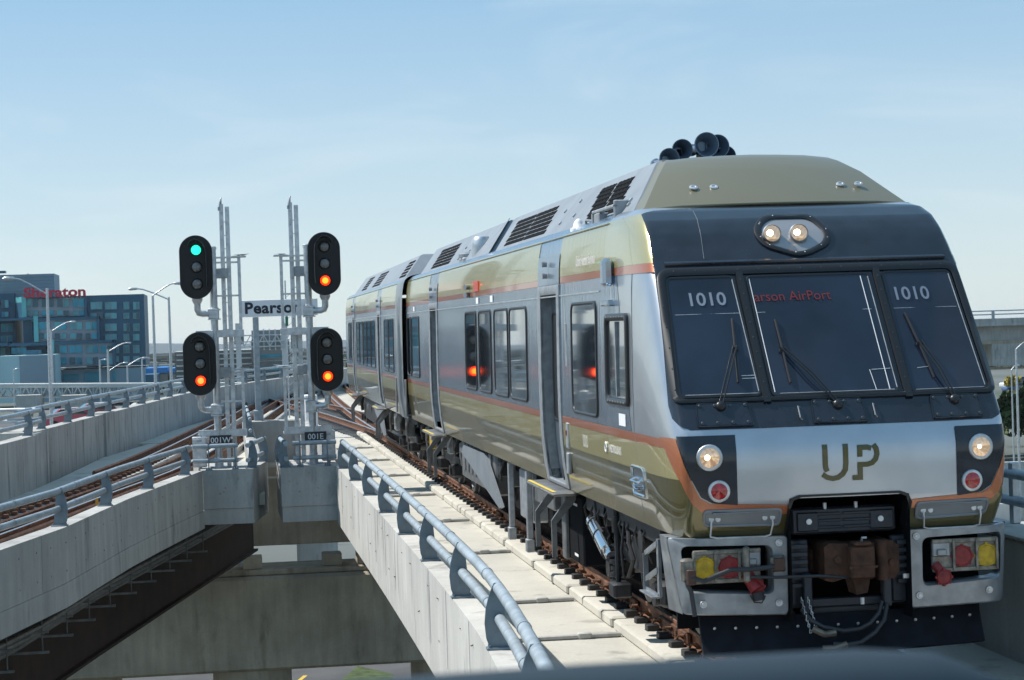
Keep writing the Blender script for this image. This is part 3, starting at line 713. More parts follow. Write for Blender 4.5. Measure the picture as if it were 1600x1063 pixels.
def ringpair(corners_o, corners_i, ro, ri, n=5):
    o, i = rq(corners_o, ro, n), rq(corners_i, ri, n); oo, ii = [], []
    for k in range(len(o)):
        k2 = (k+1) % len(o); d = math.hypot(o[k2][0]-o[k][0], o[k2][1]-o[k][1]); m = max(1, int(d/.12))
        for j in range(m):
            t = j/m; oo.append((o[k][0]*(1-t)+o[k2][0]*t, o[k][1]*(1-t)+o[k2][1]*t)); ii.append((i[k][0]*(1-t)+i[k2][0]*t, i[k][1]*(1-t)+i[k2][1]*t))
    return oo, ii
def inset(c, d):
    n = len(c); cx = sum(p[0] for p in c)/n; cz = sum(p[1] for p in c)/n
    out = []
    for i in range(n):
        p = Vector(c[i]); a = (Vector(c[i-1])-p).normalized(); b = (Vector(c[(i+1) % n])-p).normalized()
        s = abs(a.x*b.y-a.y*b.x) or 1; out.append(tuple(p+(a+b)*(d/s)))
    return out
def bolt(mb, p, n, r=.014, h=.010): mb.lathe(p, n, [(0, r), (h*.6, r), (h, r*.6), (h, 0)], 8)

def make_window(car, y0, y1, z0, z1, fn=side, r=.14, fw_=.042, name='window', glass=None, thick=.018):
    c = [(y0, z0), (y1, z0), (y1, z1), (y0, z1)]
    o, i = ringpair(c, inset(c, fw_), r, max(.03, r-fw_*.4)); mb = MB(); ring(mb, o, i, fn, -.01, thick, .004)
    w = part(name, mb, M_frame, car, 50)
    g = MB(); skin(g, rq(inset(c, fw_-.004), max(.03, r-fw_*.4)), fn, .008, (.3, .3)); part('pane', g, glass or M_glass, w, None); return w

def body_side_panels(car, ybreaks, zd0, zd1, y0, y1, mats):
    """left flank in the livery; ybreaks = door openings"""
    holes = ybreaks; ys = sorted(set([y0, y1]+[v for h in holes for v in h]+[y0+(y1-y0)*k/14 for k in range(15)]))
    zs = sorted(set([z for z in ZW if z <= 4.25]+[zd0, zd1])); zs = [z for z in zs if z >= 1.24]
    mb = MB(); idx = {}
    for y in ys:
        for z in zs: idx[(y, z)] = len(mb.v); mb.v.append(tuple(side(y, z)))
    for a, b in zip(ys, ys[1:]):
        for c, d in zip(zs, zs[1:]):
            if any(h0 <= (a+b)/2 <= h1 for h0, h1 in holes) and zd0-.2 <= (c+d)/2 <= zd1: continue
            mb.f.append((idx[a, c], idx[b, c], idx[b, d], idx[a, d])); mb.mi.append(0)
    # roof and right flank
    rows = [(z, wd(z)) for z in ZW if z >= 4.25]+[(4.36, .9), (4.37, 0), (4.36, -.9)]+[(z, -wd(z)) for z in reversed(ZW)]+[(1.24, 1.525)]
    V = []
    for y in (y0, y1): V += [(-x, y, z) for z, x in rows]
    n = len(rows); mb.add(V, [(i, i+1, n+i+1, n+i) for i in range(n-1)])
    return mb

def make_car(name, label, y0, y1, doors, wins, base, extra=None):
    car = thing(name, label, 'train car', base, 'cars of the silver train')
    zd0, zd1 = 1.40, 3.55
    part('body_shell', body_side_panels(car, doors, zd0, zd1, y0, y1, None), M_body, car, 35)
    segs = []; e = .22
    yy = y0
    for d0, d1 in doors: segs.append((yy, d0-e)); yy = d1+e
    segs.append((yy, y1))
    for nm, z0, z1, m in (('olive_band', 1.24, 1.765, M_olive), ('gold_band', 1.767, 2.035, M_gold), ('copper_stripe', 2.037, 2.12, M_orange), ('copper_stripe', 3.665, 3.74, M_orange), ('gold_band', 3.742, 4.235, M_gold)):
        mb = MB()
        for a, b in segs: band(mb, a, b, z0, z1, side, .004, (1.5, .2))
        part(nm, mb, m, car, 40)
    for d0, d1 in doors:
        mb = MB(); zs = [zd0]+[z for z in ZW if zd0 < z < zd1]+[zd1]; dep = -.17
        for y in (d0, d1):
            V = [side(y, z, .0) for z in zs]+[side(y, z, dep) for z in zs]; n = len(zs)
            mb.add(V, [(i, i+1, n+i+1, n+i) for i in range(n-1)])
        mb.add([side(d0, zd1, 0), side(d1, zd1, 0), side(d1, zd1, dep), side(d0, zd1, dep)], [(0, 1, 2, 3)])
        mb.add([side(d0, 1.28, 0), side(d1, 1.28, 0), side(d1, 1.28, dep), side(d0, 1.28, dep)], [(0, 1, 2, 3)])
        part('door_pocket', mb, M_galvD, car, None)
        mb = MB(); band(mb, d0, d1, 1.24, zd1, side, -.13, (.6, .2)); leaf = part('door', mb, mat('door_leaf_steel', (.16, .20, .24), .3, .6, var=.1), car, 40)
        mid = (d0+d1)/2
        make_sub = [(d0+.10, mid-.07), (mid+.07, d1-.10)]
        for a, b in make_sub:
            c = [(a, 2.0), (b, 2.0), (b, 3.35), (a, 3.35)]; o, i = ringpair(c, inset(c, .035), .08, .06); mb = MB(); ring(mb, o, i, lambda y, z, f: side(y, z, f-.13), -.0, .02, .004)
            skin(mb, rq(inset(c, .03), .06), lambda y, z, f: side(y, z, f-.13), .006, (.3, .3)); part('door_window', mb, M_frame, leaf, 50)
        mb = MB(); mb.box(-1.475, -1.46, mid-.012, mid+.012, 1.3, 3.5)
        part('door_seal', mb, M_black, leaf, None)
        o, i = ringpair([(d0-.20, 1.245), (d1+.20, 1.245), (d1+.20, 3.66), (d0-.20, 3.66)], [(d0, 1.30), (d1, 1.30), (d1, 3.55), (d0, 3.55)], .03, .03, 2)
        mb = MB(); ring(mb, o, i, side, 0, .022, -.02); part('door_frame', mb, M_galvD, car, 30)
        mb = MB(); band(mb, d0-.2, d1+.2, 3.665, 4.02, side, .012, (1, .2)); hp = part('header_panel', mb, mat('header_panel_blue', (.22, .28, .35), .35, .6, coat=.5), car, None)
        mb = MB()
        for z in (3.92, 3.78): mb.cyl((-1.60, mid, z), (-1.66, mid, z), .035, n=10)
        part('indicator_lamp', mb, M_galvD, hp)
        stp = MB(); stp.box(-1.78, -1.5, d0-.45, d1+.45, 1.185, 1.235, .02); st = part('door_step', stp, M_under2, car)
        mb = MB().box(-1.775, -1.73, d0-.40, d1+.40, 1.236, 1.240); part('edge_stripe', mb, M_yellowline, st, None)
        for yb in (d0+.1, d1+.15):
            P = [(-1.46, 1.18), (-1.36, 1.18), (-1.46, 1.04), (-1.66, .82), (-1.66, .42), (-1.72, .42), (-1.72, .86), (-1.6, 1.02)]
            mb = MB(); mb.prism(P, (0, yb, 0), (1, 0, 0), (0, 0, 1), (0, 1, 0), .05 if yb > d0 else .12); part('step_bracket', mb, M_under2, car, None)
    for w in wins: make_window(car, *w)
    # small flank details: drip rail, access hatches, card labels
    mb = MB(); mb.box(-1.598, -1.588, y0+.3, y1-.3, 3.515, 3.53); part('drip_strip', mb, M_galv, car, None)
    return car

# ---- leading car
car1 = make_car('train_car', 'leading silver and gold train car with black nose mask and windscreens', 3.0, 26.3, [(6.08, 7.31), (19.95, 21.1)],
    [(3.50, 5.08, 2.18, 3.43), (8.55, 10.16, 2.18, 3.44), (10.34, 11.78, 2.18, 3.44), (12.16, 13.60, 2.18, 3.44), (13.94, 15.38, 2.18, 3.44), (23.4, 25.0, 2.18, 3.44), (25.2, 26.15, 2.18, 3.44)], (0, 13, -.01))
# nose shell
cols = []                                        # ('x', value) absolute, ('q', arc fraction), ('y',)
def colp(c, z):
    k, v = c
    if k == 'x': return hull0(v, z)
    if k == 'f': return hull0(v*(wd(z)-RX), z)
    if k == 'q':
        s = 1 if v > 0 else -1; return hull0(s*((wd(z)-RX)+LA*abs(v)), z)
    return Vector((v*wd(z), 3.0, z))
cols = [('y', -1)]+[('q', -v) for v in (1.0, .85, .7, .55, .42, .30, .2, .1)]+[('f', -1), ('f', -.8), ('x', -.555), ('x', -.28), ('x', 0), ('x', .28), ('x', .555), ('f', .8), ('f', 1)]+[('q', v) for v in (.1, .2, .3, .42, .55, .7, .85, 1.0)]+[('y', 1)]
zs = sorted(set([z for z in ZW]+[z for z in ZF if z >= 1.24]+[1.57, 1.35, 3.0, 3.3, 2.8, 4.21]))
mb = MB()
for z in zs: mb.v += [tuple(colp(c, z)) for c in cols]
n = len(cols)
for i in range(len(zs)-1):
    for k in range(n-1):
        if cols[k][0] == 'x' and cols[k+1][0] == 'x' and zs[i+1] <= 1.571: continue
        mb.f.append((i*n+k, i*n+k+1, (i+1)*n+k+1, (i+1)*n+k)); mb.mi.append(0)
o = len(mb.v); t = (len(zs)-1)*n; mb.v.append((0, 2.7, 4.36)); mb.v.append((0, 3.0, 4.365))
for k in range(n-1): mb.f.append((t+k, t+k+1, o)); mb.mi.append(0)
mb.f.append((t+n-1, o+1, o)); mb.f.append((t, o, o+1)); mb.mi += [0, 0]
part('nose_shell', mb, M_silver, car1, 35)
mb = MB(); skin(mb, [(y, z) for y, z in [(1.75, 2.125), (3.0, 2.125), (3.0, 3.66), (2.35, 3.66)]], nose_side, .003, (.2, .2)); part('crew_door_panel', mb, M_body, car1, 40)
# livery on the nose flank
for nm, z0, z1, m in (('olive_band', 1.24, 1.765, M_oliveN), ('gold_band', 1.767, 2.035, M_goldN), ('copper_stripe', 2.037, 2.12, M_orange)):
    mb = MB(); sk_pts = []
    # from the flank to where the front livery takes over, measured along the hull
    def alen(y, z):
        f = wd(z)-RX; b = yfr(z)+.08*(f/1.4)**2; return -(f+LA+(y-b)-RY)
    zz = [z0]+[z for z in (1.35, 1.5, 1.65) if z0 < z < z1]+[z1]
    edge = {'olive_band': lambda z: -1.37-.06*(z-1.5), 'gold_band': lambda z: -1.475-.30*(z-1.77), 'copper_stripe': lambda z: -1.545}[nm]
    L = [(alen(3.0, z), z) for z in zz]; Rr = [(xa(edge(z), z) if nm != 'olive_band' else xa(-.56, z), z) for z in zz]
    if nm == 'olive_band':
        Rr = [(xa(x, z), z) for x, z in [(-.56, 1.24), (-.56, 1.49), (-1.30, 1.50), (-1.40, 1.62), (-1.455, 1.765)]]
    skin(mb, L[::-1]+Rr if False else [L[0]]+Rr+L[:0:-1], hull, .004, (.03, .1)); part(nm, mb, m, car1, 40)
mb = MB(); Rr = [(xa(x, z), z) for x, z in [(.56, 1.24), (.56, 1.49), (1.30, 1.50), (1.40, 1.62), (1.455, 1.765)]]
skin(mb, [(1.25+LA+1.5, 1.24)]+Rr[::1]+[(1.25+LA+1.5, 1.765)], hull, .004, (.03, .1)); part('olive_band', mb, M_oliveN, car1, 40)
mb = MB(); skin(mb, [(xa(1.49, 1.767), 1.767), (1.29+LA+1.3, 1.767), (1.29+LA+1.3, 2.035), (xa(1.56, 2.035), 2.035)], hull, .004, (.03, .1)); part('gold_band', mb, M_goldN, car1, 40)
# copper frame round the lamp boxes
for s in (-1, 1):
    P = [(.565, 1.515), (1.26, 1.55), (1.35, 1.60), (1.43, 1.76), (1.515, 2.05), (1.528, 2.135), (1.586, 2.135), (1.575, 2.03), (1.50, 1.74), (1.42, 1.545), (1.33, 1.47), (1.24, 1.445), (.565, 1.435)]
    P = [(xa(s*x, z), z) for x, z in P]; mb = MB(); skin(mb, P, hull, .006, (.03, .1)); part('copper_stripe', mb, M_orange, car1, 40)
    P = [(1.02, 1.53), (1.25, 1.555), (1.345, 1.61), (1.425, 1.765), (1.51, 2.05), (1.523, 2.155), (1.02, 2.155)]
    P = [(xa(s*x, z), z) for x, z in P]; mb = MB(); skin(mb, P, hull, .0075, (.03, .1)); lb = part('lamp_panel', mb, M_mask, car1, 40)
    for nm, x, z, r, on in (('headlight', 1.262*s if s < 0 else 1.252, 1.962, .088, True), ('tail_light', 1.185*s if s < 0 else 1.16, 1.66, .074, False)):
        p = front(x, z, .007); nn = (front(x, z, .05)-front(x, z, 0)).normalized()
        mb = MB(); mb.lathe(p, nn, [(0, r*1.36), (.012, r*1.34), (.018, r*1.25), (.016, r*1.0)], 28)
        for q in range(6): bolt(mb, p+(Matrix.Rotation(q*PI/3, 3, nn) @ Vector((0, 0, 1)))*r*1.17+nn*.016, nn, .006, .005)
        l = part(nm, mb, M_galv, car1, 50)
        mb = MB(); mb.lathe(p, nn, [(.015, r*1.01), (.024, r*.7), (.030, r*.35), (.031, 0)], 24); part('lens', mb, M_lampg if on else M_redlamp, l, 60)
        if on: mb = MB(); mb.lathe(p+nn*.026+Vector((-.022, 0, .004)), nn, [(0, .026), (.010, .014), (.011, 0)], 12); part('filament', mb, M_lampon, l, 60)
# gold shoulders, copper strip up there
for s in (-1, 1):
    fn = (lambda y, z, off: nose_side(y, z, off)) if s < 0 else (lambda y, z, off: Vector((-nose_side(y, z, off).x, nose_side(y, z, off).y, z)))
    mb = MB(); skin(mb, [(1.62, 3.742), (3.0, 3.742), (3.0, 4.235), (2.35, 4.235), (1.92, 4.1)][:], fn, .004, (.1, .08)); part('gold_band', mb, M_goldN, car1, 40)
    mb = MB(); skin(mb, [(xa(s*(1.468-.10*(z-3.742)), z), z) for z in (3.742, 3.9, 4.05, 4.15, 4.24)]+[(s*(wd(z)-RX+LA+.0), z) for z in (4.23, 4.1, 3.95, 3.742)], hull, .003, (.03, .05)); part('gold_shoulder', mb, M_goldN, car1, 40)
    mb = MB(); skin(mb, [(xa(s*1.472, 3.65), 3.65), (xa(s*1.469, 3.74), 3.74), (s*(1.27+LA+.95), 3.74), (s*(1.27+LA+.95), 3.665)], hull, .006, (.03, .1)); part('copper_stripe', mb, M_orange, car1, 40)
# black mask
mk = [(-1.472, 3.66), (-1.485, 3.3), (-1.505, 2.95), (-1.528, 2.6), (-1.538, 2.42), (-1.53, 2.31), (-1.49, 2.245), (-1.41, 2.208)]
mk = [(-1.425, 4.235), (-1.445, 4.0)]+mk+[(-x, z) for x, z in reversed(mk)]+[(1.445, 4.0), (1.425, 4.235), (1.3, 4.268), (.8, 4.29), (0, 4.30), (-.8, 4.29), (-1.3, 4.268)]
mb = MB(); skin(mb, [(xa(x, z), z) for x, z in mk], hull, .005, (.035, .08)); mask = part('nose_mask', mb, M_mask, car1, 40)
# visor lip, window surround, mullions, panes
mb = MB(); V = []
for k in range(25):
    x = -1.37+2.74*k/24; V.append((front(x, 3.695, .006), front(x, 3.705, .032), front(x, 3.718, .032), front(x, 3.745, .006)))
mb.add([p for v in V for p in v], [(i*4+j, i*4+j+1, i*4+5+j, i*4+4+j) for i in range(24) for j in range(3)]+[(0, 1, 2, 3), (96, 97, 98, 99)])
part('visor_lip', mb, M_mask, mask)
oc = [(-1.515, 2.435), (1.515, 2.435), (1.455, 3.67), (-1.455, 3.67)]; ic = [(-1.455, 2.47), (1.455, 2.47), (1.395, 3.60), (-1.395, 3.60)]
o, i = ringpair([(xa(x, z), z) for x, z in oc], [(xa(x, z), z) for x, z in ic], .12, .07, 6); mb = MB(); ring(mb, o, i, hull, .005, .03, .012)
part('windscreen_surround', mb, M_frame, mask, 40)
for nm, c in (('windscreen', [(-1.435, 2.50), (-.725, 2.50), (-.765, 3.57), (-1.375, 3.57)]), ('windscreen', [(-.60, 2.49), (.565, 2.49), (.545, 3.565), (-.615, 3.565)]), ('windscreen', [(.70, 2.48), (1.425, 2.48), (1.36, 3.57), (.70, 3.57)])):
    oc = [(xa(x, z), z) for x, z in c]; o, i = ringpair(inset(oc, -.022), oc, .06, .045, 5); mb = MB(); ring(mb, o, i, hull, .008, .019, .010); w = part(nm, mb, M_frame, car1, 40)
    mb = MB(); skin(mb, rq(inset(oc, -.004), .045), hull, .012, (.1, .1)); part('pane', mb, M_wind, w, 40)
    if True:
        x0, z0 = c[1]; x1, z1 = c[2]; d = -.006
        mb = MB(); mb.tube([front(x0+(x1-x0)*t+d, z0+(z1-z0)*t, .018) for t in (0.02, .3, .6, .98)], .0045, 6); mb.tube([front(c[0][0]+(x0-c[0][0])*t, z0+.004, .018) for t in (.05, .35, .7, .97)], .0035, 6); part('bright_edge', mb, M_galv, w, 40)
for s, m0, m1 in ((-1, -.675, -.745+.055), (1, .66, .625)):
    mb = MB(); V = []
    for t in (0, .25, .5, .75, 1):
        z = 2.42+t*1.2; x = (-.672 if s < 0 else .655)+((-.02) if s < 0 else -.02)*t
        V += [front(x-.038, z, .012), front(x-.030, z, .030), front(x+.030, z, .030), front(x+.038, z, .012)]
    mb.add(V, [(i*4+j, i*4+j+1, i*4+5+j, i*4+4+j) for i in range(4) for j in range(3)]); m_ = part('mullion', mb, M_frame, mask)
    mb = MB()
    for t in range(9): bolt(mb, front((-.672 if s < 0 else .655)-.02*t/8, 2.46+t*.135, .030), (0, -1, .4), .006, .006)
    part('bolts', mb, M_maskbolt, m_)
mb = MB()
for k in range(14): bolt(mb, front(-1.3+k*.2, 3.635, .028), (0, -1, .4), .006, .006); bolt(mb, front(-1.3+k*.2, 2.45, .02), (0, -1, .3), .007, .006)
for k in range(6):
    for s in (-1, 1): bolt(mb, front(s*(1.475-.035*k/6), 2.55+k*.19, .028), (s*.3, -1, .4), .006, .006)
part('bolts', mb, M_maskbolt, mask)
# inner cab pole lines (bright strips seen behind the glass edge)
mb = MB()
mb.tube([front(-.585, 2.51, .0135), front(-.607, 3.56, .0135)], .004, 6); mb.tube([front(.488, 2.5, .0135), front(.47, 3.55, .0135)], .004, 6)
for z in (2.64, 2.665): mb.tube([front(-.86, z, .0135), front(-.73, z, .0135)], .003, 5)
mb.tube([front(.36, 2.68, .0135), front(.54, 2.685, .0135)], .003, 5); mb.tube([front(.34, 2.68, .0135), front(.36, 2.5, .0135)], .003, 5)
mb.tube([front(.80, 2.68, .0135), front(.93, 2.69, .0135)], .003, 5)
for a, b in ((-1.36, -.76), (-.6, .5), (.72, 1.35)): mb.tube([front(a, 3.235, .0132), front(b, 3.235, .0132)], .002, 5)
part('cab_handrail', mb, M_signw, car1)
for x0, x1 in ((-1.325, -.855), (-.277, .19), (.845, 1.315)):
    mb = MB(); c = [(x0-.02, 2.222), (x1+.02 if x1 < 1.2 else x1, 2.222), (x1, 2.43), (x0, 2.43)]
    o, i = ringpair(c, inset(c, .012), .02, .015, 2); ring(mb, o, i, front, .0, .026, .024); skin(mb, rq(inset(c, .012), .015, 2), front, .024, (.1, .1)); pn = part('access_panel', mb, M_mask, car1)
    mb = MB()
    for q in range(4):
        for z in (2.25, 2.40): bolt(mb, front(x0+.03+(x1-x0-.06)*q/3, z, .025), (0, -1, .3), .017, .014)
    part('bolts', mb, M_maskbolt, pn)
mb = MB()
for x in (-.39, .305): mb.tube([front(x, 2.37, .008), front(x-.02, 2.37, .03), front(x-.02, 2.27, .03), front(x, 2.26, .008)], .006, 6)
part('grab_hook', mb, M_galvD, car1)
mb = MB(); mb.tube([front(-.93-.055*t/10, 4.25-.049*t, .009) for t in range(11)], .0022, 4); part('panel_seam', mb, M_galvD, mask)
mb = MB(); mb.tube([nose_side(1.55, z, .003) for z in (1.3, 1.5, 1.76, 2.03)]+[nose_side(1.62, z, .003) for z in (2.13, 2.6, 3.0, 3.5, 3.66)], .004, 4); part('panel_seam', mb, M_galvD, car1)
# wipers
def wiper(px, pz, tx, tz, b0, b1):
    mb = MB()
    for d in (-.016, .016): mb.tube([front(px+d, pz, .05), front(px+d+(tx-px)*.5, pz+(tz-pz)*.5, .085), front(tx+d, tz, .05)], .0075, 8)
    mb.lathe(front(px, pz, .02), (0, -1, .4), [(0, .05), (.03, .045), (.045, .03), (.05, 0)], 12)
    w = part('wiper', mb, M_frame, car1)
    mb = MB(); mb.tube([front(b0[0], b0[1], .028), front((b0[0]+b1[0])/2, (b0[1]+b1[1])/2, .034), front(b1[0], b1[1], .028)], .011, 6); mb.box(tx-.03, tx+.03, front(tx, tz, .05).y-.01, front(tx, tz, .05).y+.01, tz-.012, tz+.012)
    part('blade', mb, M_black, w)
wiper(-1.106, 2.395, -.872, 2.919, (-.845, 3.176), (-.905, 2.60)); wiper(-.04, 2.374, -.44, 2.889, (-.447, 3.155), (-.43, 2.58)); wiper(1.074, 2.378, .876, 2.91, (.811, 3.181), (.935, 2.58))
# roof headlamp cluster
c = [(-.46, 4.02), (-.40, 3.86), (-.10, 3.755), (.03, 3.765), (.26, 3.86), (.325, 3.98), (.20, 4.17), (-.32, 4.17)]
c = [(-.07+(x+.07)*1.0, z) for x, z in c]
o, i = ringpair(c, [(-.07+(x+.07)*.80, 3.975+(z-3.975)*.80) for x, z in c], .10, .08, 4); mb = MB(); ring(mb, o, i, front, .002, .030, -.0 + .010); hc = part('roof_light', mb, M_frame, car1, 40)
mb = MB(); skin(mb, rq([(-.07+(x+.07)*.82, 3.975+(z-3.975)*.82) for x, z in c], .08, 4), front, .0085, (.1, .1)); part('backing_plate', mb, mat('lamp_housing_grey', (.30, .30, .31), .35, .4, coat=1), hc)
mb = MB()
for k in range(0, len(o), 4):
    q = ((o[k][0]+i[k][0])/2, (o[k][1]+i[k][1])/2); bolt(mb, front(*q, .030), (0, -1, .4), .006, .006)
part('bolts', mb, M_galv, hc)
for x in (-.288, -.024):
    p = front(x, 3.985, .010); nn = (front(x, 3.985, .05)-front(x, 3.985, 0)).normalized()
    nn = Vector((-.05, -1, .22)).normalized(); p = p+Vector((0, -.062, .0)); mb = MB(); mb.lathe(p, nn, [(-.09, .080), (0, .092), (.012, .090), (.020, .084), (.012, .078)], 28); l = part('lamp', mb, M_galvD, hc, 50)
    mb = MB(); mb.lathe(p, nn, [(.012, .082), (.024, .05), (.028, 0)], 24); part('lens', mb, M_lampg, hc, 60)
    mb = MB(); mb.lathe(p+nn*.020+Vector((-.02, 0, 0)), nn, [(0, .038), (.012, .02), (.014, 0)], 14); part('filament', mb, M_lampon, hc, 60)
# emblem: cut letters
def strokes(mb, segs, w=.046):
    for P in segs:
        n = len(P); L, R_ = [], []
        for k, p in enumerate(P):
            a, b = P[max(k-1, 0)], P[min(k+1, n-1)]; d = Vector((b[0]-a[0], b[1]-a[1])).normalized(); L.append((p[0]-d.y*w/2, p[1]+d.x*w/2)); R_.append((p[0]+d.y*w/2, p[1]-d.x*w/2))
        for k in range(n-1): skin(mb, [L[k], L[k+1], R_[k+1], R_[k]], front, .009, (.5, .5))
mb = MB()
strokes(mb, [[(-.220, 2.04), (-.218, 1.85), (-.213, 1.825), (-.203, 1.80)], [(-.245, 1.775), (-.205, 1.747), (-.155, 1.734), (-.105, 1.742), (-.062, 1.77), (-.035, 1.81), (-.029, 1.87), (-.030, 2.04)],
             [(.102, 1.92), (.102, 2.0), (.103, 2.003)], [(.08, 2.003), (.175, 2.003), (.208, 1.992)], [(.232, 2.025), (.256, 1.985), (.262, 1.94), (.248, 1.895), (.215, 1.862), (.17, 1.850), (.102, 1.850), (.1005, 1.85)], [(.102, 1.873), (.102, 1.734), (.1015, 1.733)], [(.125, 1.735), (.030, 1.735)]])
part('emblem', mb, M_bronze, car1, None)
# numbers on the panes, destination
for x0 in (-1.235, .735):
    V, F = text_mb('1010', .185, bold=.003, ext=.0, spacing=1.02); mb = MB(); mb.add([front(x0+x, 3.312+y*.93, .019) for x, y, z in V], F); part('number_print', mb, M_pt, car1, None)
V, F = text_mb('arson AirPort', .135, bold=.0, ext=.0, sx=.97); mb = MB(); mb.add([front(-.60+x, 3.335+y*.93, .022) for x, y, z in V], F); part('destination_text', mb, M_led, car1, None)
# flank writing
mb = MB(); V, F = text_mb('Union Pearson Express', .16, bold=.006, ext=.001, sx=.78); mb.add([side(4.75-x, 3.83+y, .008) for x, y, z in V], F)
part('flank_lettering', mb, M_white, car1, None); mb = MB(); V, F = text_mb('1010', .19, bold=.004, ext=.001, sx=.8); mb.add([side(4.55-x, 1.83+y, .008) for x, y, z in V], F)
part('flank_lettering', mb, M_white, car1, None); mb = MB(); V, F = text_mb('METROLINX', .11, bold=.004, ext=.001); mb.add([side_n(2.95-x, 1.86+y, .009) for x, y, z in V], F)
part('flank_lettering', mb, M_white, car1, None); mb = MB(); mb.tube([side_n(3.12+.05*math.cos(t*PI/4), 1.90+.05*math.sin(t*PI/4), .012) for t in range(9)], .009, 5); part('flank_emblem', mb, M_white, car1, None)
# crew side window, mirror, latch, plaques
make_window(car1, 1.78, 2.93, 2.36, 3.28, side_n, .09, .075, 'crew_window', thick=.035)
mb = MB()
for k in range(7):
    for z in (2.395, 3.245): bolt(mb, side_n(1.95+k*.14, z, .034), (-1, 0, 0), .009, .006)
part('bolts', mb, M_galv, car1)
mb = MB(); mb.box(-1.625, -1.60, 2.33, 2.37, 2.45, 3.2); part('sliding_sash', mb, M_galvD, car1)
mb = MB(); mb.box(-1.70, -1.585, 2.48, 2.66, 3.56, 3.84, .03); mb.box(-1.66, -1.58, 2.5, 2.9, 3.36, 3.42, .01); part('mirror_housing', mb, M_body, car1)
mb = MB(); mb.box(-1.603, -1.598, 2.3, 2.62, 1.90+.05, 2.02+.0); part('white_placard', mb, M_white, car1, None) if False else None
mb = MB(); band(mb, 2.02, 2.36, 2.16, 2.28, side_n, .006, (.2, .2)); part('white_placard', mb, M_signw, car1, None)
mb = MB(); c = [(1.25, 1.50), (1.85, 1.50), (1.85, 1.80), (1.25, 1.80)]; o, i = ringpair(c, inset(c, .03), .03, .02, 2); ring(mb, o, i, side_n, 0, .022, -.01); band(mb, 1.27, 1.83, 1.52, 1.78, side_n, .007, (.2, .2))
mb.tube([side_n(1.35, 1.68, .01), side_n(1.35, 1.66, .06), side_n(1.7, 1.66, .06), side_n(1.7, 1.68, .01)], .012, 6); mb.tube([side_n(1.45, 1.58, .01), side_n(1.5, 1.58, .05), side_n(1.65, 1.6, .05), side_n(1.7, 1.6, .01)], .012, 6); part('latch_plate', mb, M_chrome, car1)
mb = MB()
for y, z0, z1 in ((5.50, 1.75, 2.05), (5.52, 1.45, 1.7)): mb.box(-1.615, -1.57, y-.05, y+.10, z0, z1, .01)
mb.box(-1.60, -1.58, 5.45, 5.55, 2.7, 3.2, .004); part('access_hatch', mb, M_galvD, car1)
mb = MB(); mb.box(-1.625, -1.6, 5.52, 5.56, 1.9, 1.96); part('red_tag', mb, M_red, car1, None)
for y in (12.0, 13.7, 24.4):
    mb = MB().box(-1.599, -1.590, y-.14, y+.14, 3.545, 3.64); part('white_placard', mb, M_white, car1, None)
mb = MB().box(-1.598, -1.585, 13.55, 14.15, 3.74, 3.9); part('route_display', mb, mat('red_display', (.10, .01, .008), .2, emit=(1, .09, .02), es=.25), car1, None)
mb = MB()
for z in (3.70, 3.83): mb.cyl((-1.58, 14.8, z), (-1.66, 14.75, z), .045, n=10)
part('door_camera', mb, M_galvD, car1)
# front lower: cut-out cavity, cover plates, sockets, coupler, pilot
mb = MB(); x0, x1 = -.553, .553
mb.add([(x0, -.1, 1.57), (x1, -.1, 1.57), (x1, 1.2, 1.57), (x0, 1.2, 1.57), (x0, -.1, .45), (x1, -.1, .45), (x1, 1.2, .45), (x0, 1.2, .45)], [(0, 1, 2, 3), (0, 3, 7, 4), (1, 2, 6, 5), (3, 2, 6, 7)])
mb.box(-1.45, -.6, .62, .66, .35, 1.25); mb.box(.6, 1.45, .62, .66, .35, 1.25); cav = part('coupler_cavity', mb, M_dark, car1, None)
mb = MB(); P = [(-.575, 1.235), (-.575, 1.50), (-.545, 1.572), (-.47, 1.60), (.47, 1.60), (.545, 1.572), (.575, 1.50), (.575, 1.235)]; Q = [(x*.955, z-.02 if z > 1.3 else z) for x, z in P]
for k in range(len(P)-1):
    a, b, c_, d = P[k], P[k+1], Q[k+1], Q[k]; mb.add([front(*a, .02), front(*b, .02), front(*c_, .02), front(*d, .02)], [(0, 1, 2, 3)]); mb.add([front(*d, .02), front(*c_, .02), front(*c_, -.12), front(*d, -.12)], [(0, 1, 2, 3)])
part('cavity_trim', mb, M_frame, car1)
mb = MB(); mb.box(-.49, .49, .10, .20, 1.22, 1.46, .02)
for x in (-.16, .12):
    for k in range(3): mb.box(x-.13, x+.13, .085, .10, 1.27+k*.06, 1.295+k*.06, .005)
mb.box(-.44, -.24, .08, .10, 1.25, 1.42, .01); mb.box(.24, .46, .08, .10, 1.25, 1.42, .01); bp = part('buffer_beam', mb, M_under2 if False else mat('blue_black_casting', (.03, .036, .047), .5, .2), car1)
mb = MB()
for x in (-.335, .335): mb.cyl((x, .08, 1.34), (x, .06, 1.34), .026, n=14)
part('white_button', mb, M_white, bp)
mb = MB()
for x in (-.17, .12): mb.cyl((x, .12, 1.44), (x, .12, 1.50), .018, n=8)
part('bolts', mb, M_galv, bp)
